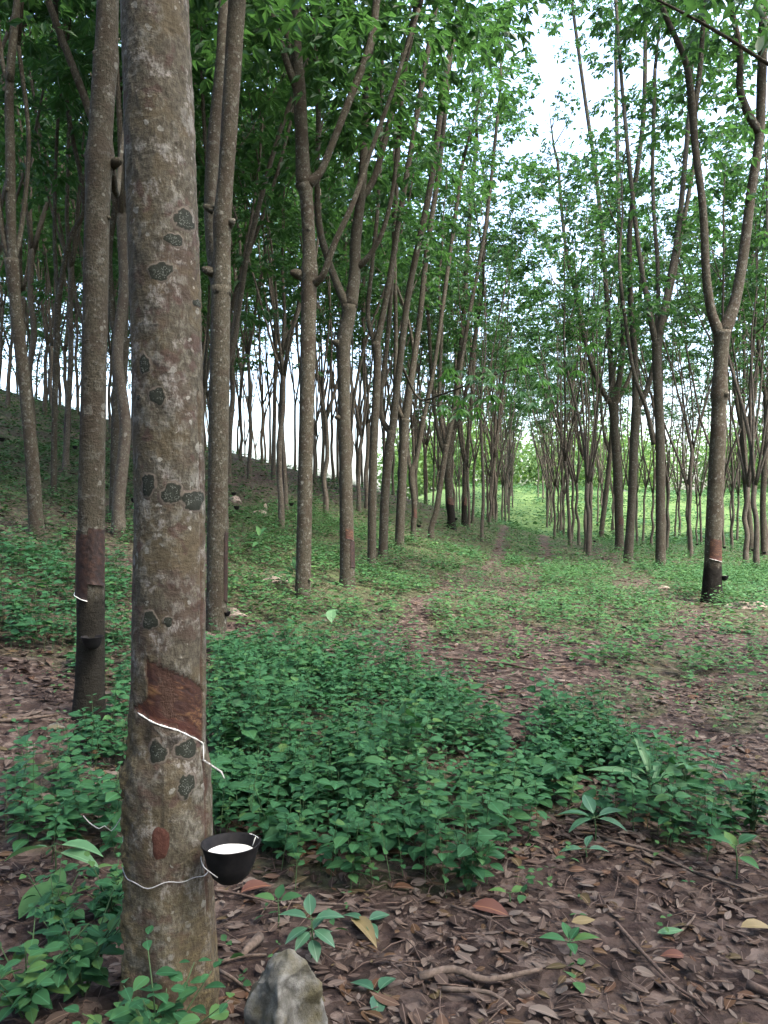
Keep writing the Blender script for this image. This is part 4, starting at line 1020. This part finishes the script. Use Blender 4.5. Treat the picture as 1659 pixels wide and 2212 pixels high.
# ------------------------------------------------------------------ leaf litter
def litter():
    mb = MB()
    def batch(n, x0, x1, y0, y1, L0, L1, tmpl, clear=True):
        x, y = scatter(n, x0, x1, y0, y1)
        k = np.abs(x / np.maximum(y, .1)) < .62
        k &= rng.random(n) < .45 + .75 * (.5 + .5 * vnoise(x, y, 2.2, 8.1))
        x, y = x[k], y[k]; n = len(x)
        z = H(x, y) + .006 + .012 * rng.random(n)
        az = rng.random(n) * 6.283
        d = np.stack([np.cos(az), np.sin(az), rng.normal(.02, .10, n)], -1); nr = np.array([0, 0, 1.]) + rng.normal(0, .17, (n, 3))
        L = L0 + (L1 - L0) * rng.random(n) ** 1.9
        leaves(mb, np.stack([x, y, z], -1), d, nr, L, L * (.34 + .2 * rng.random(n)), tmpl, rng.random(n) ** 1.15, rng.normal(.3, .85, n))
    batch(6800, -1.9, 2.4, 1.7, 3.9, .016, .082, LEAFB)
    batch(10500, -3.6, 3.8, 3.4, 7.0, .025, .105, LEAFB)
    batch(700, -1.9, 2.4, 1.75, 4.8, .06, .11, LEAFB)
    batch(15000, -8, 9, 6.5, 16, .05, .12, LEAF4)
    batch(9000, -18, 18, 15, 34, .12, .2, LEAF2)
    o = mb.build('leaf_litter', M['litter']); tag(o, 'fallen brown rubber leaves scattered over the soil', 'leaf litter', kind='stuff')
    # crumbs, tiny twigs
    mb = MB()
    for _ in range(420):
        y = 2.0 + 3.2 * rng.random() ** 1.3; x = (rng.random() * 1.1 - .55) * y; az = rng.random() * 6.28; ln = .05 + .16 * rng.random()
        e = np.array([math.cos(az), math.sin(az), 0]); z = h1(x, y) + .008
        p = np.array([x, y, z]); q = p + e * ln; q[2] = h1(q[0], q[1]) + .012; mid = (p + q) / 2 + rng.normal(0, .008, 3); mid[2] = (p[2] + q[2]) / 2 + .008
        tube(mb, [p, mid, q], [.0022, .0026, .0014], 5, .05)
    o = mb.build('twig_litter', M['twig_dark']); tag(o, 'small broken twigs strewn among the fallen leaves', 'twigs', kind='stuff')
litter()

# ------------------------------------------------------------------ single things on the ground
def gp(px, py, lift=0.0):
    d = hit(px, py); p = np.array(P(px, py, d)); p[2] = h1(p[0], p[1]) + lift; return p
def stick(pix, w, label, mat='twig', lift=.012, side=()):
    pts = [gp(x, y, lift + (.01 * (i % 2))) for i, (x, y) in enumerate(pix)]
    b = pts[0].copy(); mb = MB()
    n = len(pts)
    tube(mb, [p - b for p in pts], [w * (1 - .5 * i / (n - 1)) for i in range(n)], 8, .03, .18, pix[0][0])
    for (i, dx, dy, dz) in side:
        q = pts[i] - b; tube(mb, [q, q + np.array([dx, dy, dz]) * .5 + [0, 0, .01], q + np.array([dx, dy, dz])], [w * .5, w * .4, w * .25], 6, .03, .1)
    o = mb.build('fallen_stick', M[mat]); o.location = b
    tag(o, label, 'stick', 'sticks lying on the forest floor'); return o
stick([(1310, 1822), (1400, 1852), (1500, 1890), (1600, 1930), (1680, 1958)], .009, 'long straight pale stick sloping to the right edge below the weeds')
stick([(975, 1965), (1060, 2000), (1130, 2045), (1200, 2085)], .006, 'thin stick running down right from the tall weed in the litter', 'twig_dark')
stick([(905, 2128), (980, 2120), (1050, 2130), (1170, 2118)], .015, 'thick rotten branch with pale ends at the bottom of the litter', 'twig', .02)
stick([(955, 2150), (1060, 2165), (1110, 2190)], .008, 'short pale stick just below the thick rotten branch')
stick([(1455, 2035), (1490, 2010), (1502, 1985)], .006, 'short curved twig right of centre in the open litter')
stick([(1590, 1960), (1680, 1950)], .009, 'stub of stick at the right edge below the long straight stick')
stick([(1330, 2000), (1390, 2080), (1460, 2140), (1510, 2180)], .008, 'dark bent twig crossing the bottom right litter', 'twig_dark', .012, ((1, .1, -.02, .03),))
stick([(470, 2092), (520, 2085), (575, 2074)], .008, 'pale stick pointing from the thick front trunk over the stone')
stick([(472, 2110), (505, 2135), (545, 2160)], .007, 'pale stick running from the foot of the thick front trunk under the stone')
stick([(455, 1930), (520, 1945), (600, 1962)], .006, 'short dark stick under the hanging latex bowl', 'twig_dark')
stick([(610, 1955), (760, 1972), (780, 1975)], .006, 'thin pale stick lying right of the latex bowl')
stick([(-30, 1563), (60, 1562), (130, 1548)], .012, 'stick on bare litter at the left edge beside the blackened trunk')
stick([(960, 1425), (1090, 1440), (1150, 1450), (1260, 1448)], .016, 'dark fallen branch lying across the path in mid distance', 'twig_dark', .02)
stick([(1345, 1355), (1385, 1378)], .02, 'short brown log on the path litter', 'twig', .02)
stick([(560, 2040), (535, 2070), (520, 2085)], .02, 'stubby root-like branch beside the stone', 'twig', .02)
stick([(1615, 2140), (1690, 2180)], .016, 'mossy stick in the bottom right corner', 'twig_dark', .02)
stick([(700, 1870), (840, 1895), (900, 1905)], .005, 'thin twig along the front edge of the weeds', 'twig_dark')

def stone(name, px, py, size, label, mat, seed, spike=0, cat='stone', flat=1.0, sub=5):
    import bmesh
    p = gp(px, py); bm = bmesh.new(); bmesh.ops.create_icosphere(bm, subdivisions=sub, radius=1)
    for v in bm.verts:
        c = v.co.copy(); n = mnoise.noise(c * 1.1 + Vector((seed, 0, 0))) * .28 + mnoise.noise(c * 2.7 + Vector((0, seed, 0))) * .12 + mnoise.noise(c * 8) * .03 + mnoise.noise(c * 20) * .012
        # facet the lump
        for k in range(7):
            f = Vector((math.sin(k * 2.4 + seed), math.cos(k * 1.7 + seed * 2), math.sin(k * .9 + seed))).normalized()
            dd = c.dot(f)
            if dd > .72: c -= f * (dd - .72) * .85
        v.co = c * (1 + n)
        if spike:
            v.co.x += spike * .3 * max(0, v.co.z); 
            s = 1 - .55 * max(0, v.co.z); v.co.x *= s; v.co.y *= (1 - .4 * max(0, v.co.z))
        v.co.x *= size[0]; v.co.y *= size[1]; v.co.z *= size[2] * flat
    me = bpy.data.meshes.new(name); bm.to_mesh(me); bm.free(); me.materials.append(M[mat])
    for pl in me.polygons: pl.use_smooth = True
    o = bpy.data.objects.new(name, me); COL.objects.link(o); o.location = Vector(p); tag(o, label, cat); return o
def pointed_stone():
    """pale wedge of rock: outline in the photograph's proportions, real thickness"""
    import bmesh
    d = 2.18
    base = P(612, 2212, d); base.z = h1(base.x, base.y)
    bm = bmesh.new()
    ring = [(520, 2290), (530, 2180), (552, 2120), (566, 2096), (594, 2058), (636, 2050), (668, 2082), (690, 2122), (698, 2200), (705, 2290)]
    front = [Vector(P(x, y, d - .02 - .02 * math.sin(i * 1.3))) - base for i, (x, y) in enumerate(ring)]
    back = [Vector(P(x + 6, y + (25 if 0 < i < 9 else 0), d + .16)) - base for i, (x, y) in enumerate(ring)]
    fv = [bm.verts.new(v) for v in front]; bv = [bm.verts.new(v) for v in back]
    n = len(ring)
    cf = bm.verts.new(Vector(P(600, 2125, d - .10)) - base); cf2 = bm.verts.new(Vector(P(600, 2290, d - .16)) - base)
    cen = [cf]
    for i in range(n - 1): bm.faces.new((fv[i], fv[i + 1], cf))
    bm.faces.new((fv[0], cf, cf2)); bm.faces.new((cf, fv[-1], cf2))
    for i in range(n - 1): bm.faces.new((fv[i], bv[i], bv[i + 1], fv[i + 1]))
    bm.faces.new(bv)
    bmesh.ops.triangulate(bm, faces=bm.faces)
    for _ in range(4): bmesh.ops.subdivide_edges(bm, edges=bm.edges, cuts=1, use_grid_fill=True)
    bmesh.ops.smooth_vert(bm, verts=bm.verts, factor=.3, use_axis_x=True, use_axis_y=True, use_axis_z=True)
    bm.normal_update()
    for v in bm.verts:
        c = v.co
        v.co = c + v.normal * (.016 * mnoise.noise(c * 11) + .008 * mnoise.noise(c * 30) + .0025 * mnoise.noise(c * 90))
    bmesh.ops.recalc_face_normals(bm, faces=bm.faces)
    me = bpy.data.meshes.new('stone'); bm.to_mesh(me); bm.free(); me.materials.append(M['stone'])
    for pl in me.polygons: pl.use_smooth = True
    o = bpy.data.objects.new('stone', me); COL.objects.link(o); o.location = base
    tag(o, 'pointed pale grey stone at the foot of the thick front trunk', 'stone')
pointed_stone()
stone('stone', 507, 1085, (.17, .15, .17), 'rounded brown boulder on the slope right of the front trunks', 'boulder', 3.0)
stone('stone', 560, 1112, (.2, .14, .11), 'low brown stone beside the upright rock on the slope', 'boulder', 5.0)
stone('stone', 572, 1105, (.06, .06, .2), 'small upright rock behind the low brown stone', 'boulder', 8.0)
stone('stone', 590, 1255, (.22, .15, .1), 'flat pale stone among the weeds left of the straight trunk', 'boulder', 2.0)
stone('stone', 505, 1330, (.14, .1, .08), 'small grey stone beside the tiny low cup', 'boulder', 6.0)
stone('stone', 1620, 1312, (.45, .2, .09), 'flat stone slab at the right edge beside the large forked tree', 'boulder', 4.0)
stone('stone', 1432, 1270, (.13, .1, .05), 'dark flat stone in front of the straight dark trunk', 'boulder', 9.0)
stone('stone', 120, 1572, (.06, .05, .03), 'blue-grey stone at the foot of the blackened trunk', 'stone', 7.0, sub=4)

def plant(px, py, label, leafs, mat, stem_h, cat='seedling', tmpl=LEAFB, name='seedling', stemw=.004):
    """leafs: (azimuth, elevation, length, width, height fraction)"""
    b = gp(px, py); root = empty(name, b); mb, lm = MB(), MB()
    tube(mb, [(0, 0, -.02), (.005, 0, stem_h * .5), (0, .005, stem_h)], [stemw, stemw * .8, stemw * .5], 6, .03)
    for (az, el, L, W, f) in leafs:
        a, e = R(az), R(el)
        p0 = np.array([0, 0, stem_h * f]); dr = np.array([math.cos(a) * math.cos(e), math.sin(a) * math.cos(e), math.sin(e)])
        pet = L * .16
        tube(mb, [p0, p0 + dr * pet], [stemw * .5, stemw * .35], 5, .03)
        leaves(lm, [p0 + dr * pet], [dr], [[rng.normal(0, .15), rng.normal(0, .15), 1]], L, W, tmpl, np.array([rng.random()]), np.array([1.3]))
    mb.build('stem', M['stem'], root); lm.build('foliage', M[mat], root)
    tag(root, label, cat); return root
# long narrow leaves
plant(1410, 1765, 'plant with long narrow pointed leaves at the front right of the weed patch', [(160, 12, .28, .05, 1), (105, 55, .24, .045, 1), (20, 20, .27, .05, 1), (-25, 4, .30, .05, .9), (60, 30, .22, .04, .8), (200, -5, .16, .04, .6)], 'pale_leaf', .16, 'plant', name='long_leaf_plant')
plant(1285, 1818, 'grey-green seedling with five spread leaves in front of the weed patch', [(95, 25, .14, .06, 1), (20, 8, .15, .055, 1), (-20, -10, .13, .05, 1), (165, 5, .15, .06, 1), (200, -12, .13, .05, 1)], 'seedling', .11)
plant(1265, 1862, 'small wilted seedling just below the grey-green five-leaved one', [(10, -5, .10, .035, 1), (170, -5, .10, .035, 1), (60, 20, .09, .035, 1)], 'seedling', .05)
plant(672, 2085, 'leafy seedling growing right behind the pointed stone', [(170, 10, .10, .05, 1), (100, 30, .09, .045, 1), (10, 5, .10, .05, 1), (-30, -15, .09, .05, .8), (215, -10, .09, .045, .85), (60, 20, .08, .04, .7), (-70, -20, .08, .045, .6), (130, 0, .07, .04, .5), (-120, -10, .08, .04, .75), (30, 10, .07, .04, .55)], 'seedling', .15)
plant(600, 2005, 'small bright seedling between the stone and the latex bowl', [(10, 15, .08, .05, 1), (170, 15, .08, .05, 1), (80, 40, .06, .04, 1)], 'herb', .09)
plant(715, 1372, 'seedling with one large pale round leaf in front of the straight trunk', [(-85, -35, .18, .12, 1), (60, 20, .12, .07, .8), (180, 5, .12, .06, .7)], 'pale_leaf', .30)
plant(790, 2012, 'grey-green fallen sprig lying right of the seedling by the stone', [(30, 5, .09, .045, 1), (150, 5, .09, .045, 1), (-60, -5, .08, .04, 1)], 'seedling', .03)
plant(815, 2160, 'pale two-leaved sprig on the litter at bottom centre', [(60, 0, .10, .05, 1), (140, 0, .10, .05, 1), (-90, -5, .09, .05, 1)], 'seedling', .02)
plant(1230, 2075, 'small green seedling with four leaves in the open litter', [(0, 15, .09, .04, 1), (180, 15, .09, .04, 1), (90, 20, .08, .035, 1), (-90, 10, .07, .035, 1), (45, 30, .06, .03, 1)], 'weed', .06)
plant(1100, 1952, 'low seedling between the orange leaf and the dark stick', [(20, 10, .07, .04, 1), (170, 10, .07, .04, 1)], 'herb', .04)
plant(1590, 1905, 'seedling beside the long straight stick at right', [(20, 20, .10, .05, 1), (160, 15, .10, .05, 1), (90, 30, .1, .05, .8), (-60, 0, .09, .05, .7)], 'weed', .14)
plant(118, 1905, 'seedling with three very large pale leaves left of the thick front trunk', [(185, -8, .17, .10, .95), (10, -12, .17, .10, 1), (-20, -2, .19, .055, .8)], 'pale_leaf', .15)
plant(640, 1285, 'glossy long-leaved sapling at the foot of the straight trunk', [(20, 20, .30, .09, 1), (70, 40, .26, .08, 1), (150, 25, .30, .09, .9), (200, 10, .26, .08, .9), (-40, 0, .28, .09, .8), (-100, -5, .26, .08, .8), (110, 50, .24, .08, 1)], 'herb', .3, 'sapling', name='sapling', stemw=.006)
plant(560, 1215, 'dark glossy sapling on the slope right of the front trunks', [(20, 20, .26, .08, 1), (70, 40, .26, .08, 1), (150, 25, .26, .08, .9), (200, 10, .26, .08, .7), (-40, 0, .26, .08, .6), (-100, -5, .26, .08, .8), (110, 50, .24, .08, 1)], 'herb', .4, 'sapling', name='sapling', stemw=.006)

def bush_weed(px, py, hgt, n, label, leafL=.07, spread=.25, d=None):
    n += 4; leafL *= .72
    """branched nettle-like weed: stems and toothed leaves in opposite pairs"""
    b = gp(px, py) if d is None else np.array(P(px, py, d))
    if d is not None: b[2] = h1(b[0], b[1])
    root = empty('broadleaf_weed', b); mb, lm = MB(), MB()
    for k in range(n):
        az = 6.283 * k / n + rng.normal(0, .4); sp = spread * (.3 + .7 * rng.random()); hh = hgt * (.65 + .4 * rng.random())
        e = np.array([math.cos(az) * sp, math.sin(az) * sp, hh])
        pts = [np.zeros(3) + [0, 0, -.02], e * np.array([.35, .35, .5]), e]
        pp, _ = tube(mb, pts, [.003, .0025, .0014], 5, .04)
        for f in np.linspace(.35, 1, 5):
            p = pp[int(f * (len(pp) - 1))]; a0 = rng.random() * 6.28
            for s in (0, 3.14):
                a = a0 + s + rng.normal(0, .3); L = leafL * (.7 + .6 * rng.random()) * (1 if f < .95 else .6)
                dr = np.array([math.cos(a), math.sin(a), rng.normal(.05, .2)])
                leaves(lm, [p + dr * .012], [dr], [[rng.normal(0, .25), rng.normal(0, .25), 1]], L, L * .66, LEAFB, np.array([rng.random()]), np.array([1.2]))
    mb.build('stem', M['stem'], root); lm.build('foliage', M['weed'], root)
    tag(root, label, 'weed', 'leafy weeds in the foreground'); return root
bush_weed(1010, 1930, .30, 4, 'tall single weed standing in litter at the front of the weed patch', .065, .12)
bush_weed(345, 2330, .30, 6, 'broadleaf weed growing against the foot of the thick front trunk', .085, .2, 2.05)
bush_weed(180, 2160, .28, 6, 'broadleaf weed at the lower left of the thick front trunk', .08, .22)
bush_weed(60, 2210, .26, 6, 'broadleaf weed in the bottom left corner', .08, .22)
bush_weed(235, 1985, .22, 5, 'broadleaf weed close behind the left side of the thick front trunk', .075, .18)
bush_weed(120, 2020, .2, 4, 'broadleaf weed at the left between the big-leaved seedling and the corner weed', .07, .18)
bush_weed(300, 2190, .16, 4, 'small weed left of the weed against the trunk foot', .07, .16, 2.12)
bush_weed(1625, 1800, .3, 6, 'leafy weed at the right frame edge beside the weed patch', .075, .16)

def fallen_leaf(px, py, L, W, az, mat, label, curl=1.5, tilt=.1):
    p = gp(px, py, .018); mb = MB()
    leaves(mb, [[0, 0, 0]], [[math.cos(R(az)), math.sin(R(az)), tilt]], [[.1, -.2, 1]], L, W, LEAFB, np.array([.6]), np.array([curl]))
    o = mb.build('fallen_leaf', M[mat]); o.location = p; tag(o, label, 'leaf', 'single large fallen leaves'); return o
fallen_leaf(760, 1998, .19, .06, -60, 'olive_leaf', 'long curved olive dead leaf right of the pointed stone', 1.6)
fallen_leaf(1020, 1968, .15, .085, -25, 'orange_leaf', 'large torn orange-brown leaf in the litter below the tall weed')
fallen_leaf(1235, 2008, .09, .045, 5, 'olive_leaf', 'oval olive-yellow leaf right of the orange leaf', .5)
fallen_leaf(90, 2120, .10, .06, 10, 'orange_leaf', 'reddish dead leaf among the weeds at lower left')
fallen_leaf(520, 1940, .12, .06, 15, 'orange_leaf', 'pinkish curled dead leaf below the latex bowl', 2.0, .3)
fallen_leaf(1420, 2030, .1, .035, 5, 'pale_leaf', 'pale grey-green leaf lying in the open litter at right', .4)
fallen_leaf(1480, 2080, .08, .045, 170, 'orange_leaf', 'small orange dead leaf right of centre near the bottom')
fallen_leaf(1600, 2015, .12, .05, 0, 'olive_leaf', 'dull olive leaf at the right edge near the bottom')
fallen_leaf(40, 2000, .22, .08, 70, 'herb', 'large dark green fallen leaf left of the thick front trunk', 1.6, .4)
fallen_leaf(110, 1975, .20, .07, 100, 'herb', 'second dark green leaf leaning beside the first at far left', 1.2, .5)

# cups on the nearest row trees
for side, lab in (('L', 'tiny black cup on a trunk of the left rows'), ('R', 'tiny black cup on a trunk of the right rows')):
    near_ = sorted([g for g in GENPOS if g[2] == side and g[3] < 3], key=lambda g: g[1])[:7]
    for (x, y, s_, k, sc) in near_:
        zz = h1(x, y) + .55; o = cup(CX + F * (x + .21 * sc) / y, CY - F * (zz - CAMZ) / y, .12 / y * F, y - .02, lab, False, 0, 1.1, lab + ' (several alike)')
        o['group'] = 'cups on the ' + ('left' if side == 'L' else 'right') + ' row trunks'

# ------------------------------------------------------------------ light, camera
w = bpy.data.worlds.new('World'); S.world = w; w.use_nodes = True
nt = w.node_tree; nt.nodes.clear()
sky = nt.nodes.new('ShaderNodeTexSky'); sky.sky_type = 'NISHITA'; sky.sun_disc = False
SUN_EL, SUN_AZ = R(58), R(125)
sky.sun_elevation = SUN_EL; sky.sun_rotation = SUN_AZ; sky.air_density = 1.0; sky.dust_density = 5.0; sky.ozone_density = 1.0
bg = nt.nodes.new('ShaderNodeBackground'); bg.inputs[1].default_value = .15
wo = nt.nodes.new('ShaderNodeOutputWorld')
nt.links.new(sky.outputs[0], bg.inputs[0]); nt.links.new(bg.outputs[0], wo.inputs[0])
sl = bpy.data.lights.new('sun', 'SUN'); sl.energy = 1.2; sl.angle = R(14); sl.color = (1, .95, .87)
so = bpy.data.objects.new('sun', sl); COL.objects.link(so)
sd = Vector((math.sin(SUN_AZ) * math.cos(SUN_EL), math.cos(SUN_AZ) * math.cos(SUN_EL), math.sin(SUN_EL)))
so.rotation_euler = sd.to_track_quat('Z', 'Y').to_euler(); so.location = (0, 0, 40)

cam = bpy.data.cameras.new('camera'); co_ = bpy.data.objects.new('camera', cam); COL.objects.link(co_)
co_.location = (0, 0, CAMZ); co_.rotation_euler = (R(90), 0, 0)
cam.sensor_fit = 'HORIZONTAL'; cam.sensor_width = 36; cam.lens = 36 * F / 1659.0; cam.clip_start = .05; cam.clip_end = 1200
S.camera = co_
S.view_settings.view_transform = 'Standard'; S.view_settings.look = 'None'; S.view_settings.exposure = 3.05; S.view_settings.gamma = 1
S.view_settings.use_curve_mapping = False
cy = S.cycles
cy.max_bounces = 7; cy.diffuse_bounces = 4; cy.glossy_bounces = 2; cy.transmission_bounces = 4; cy.transparent_max_bounces = 4
cy.use_denoising = True; cy.caustics_reflective = False; cy.caustics_refractive = False
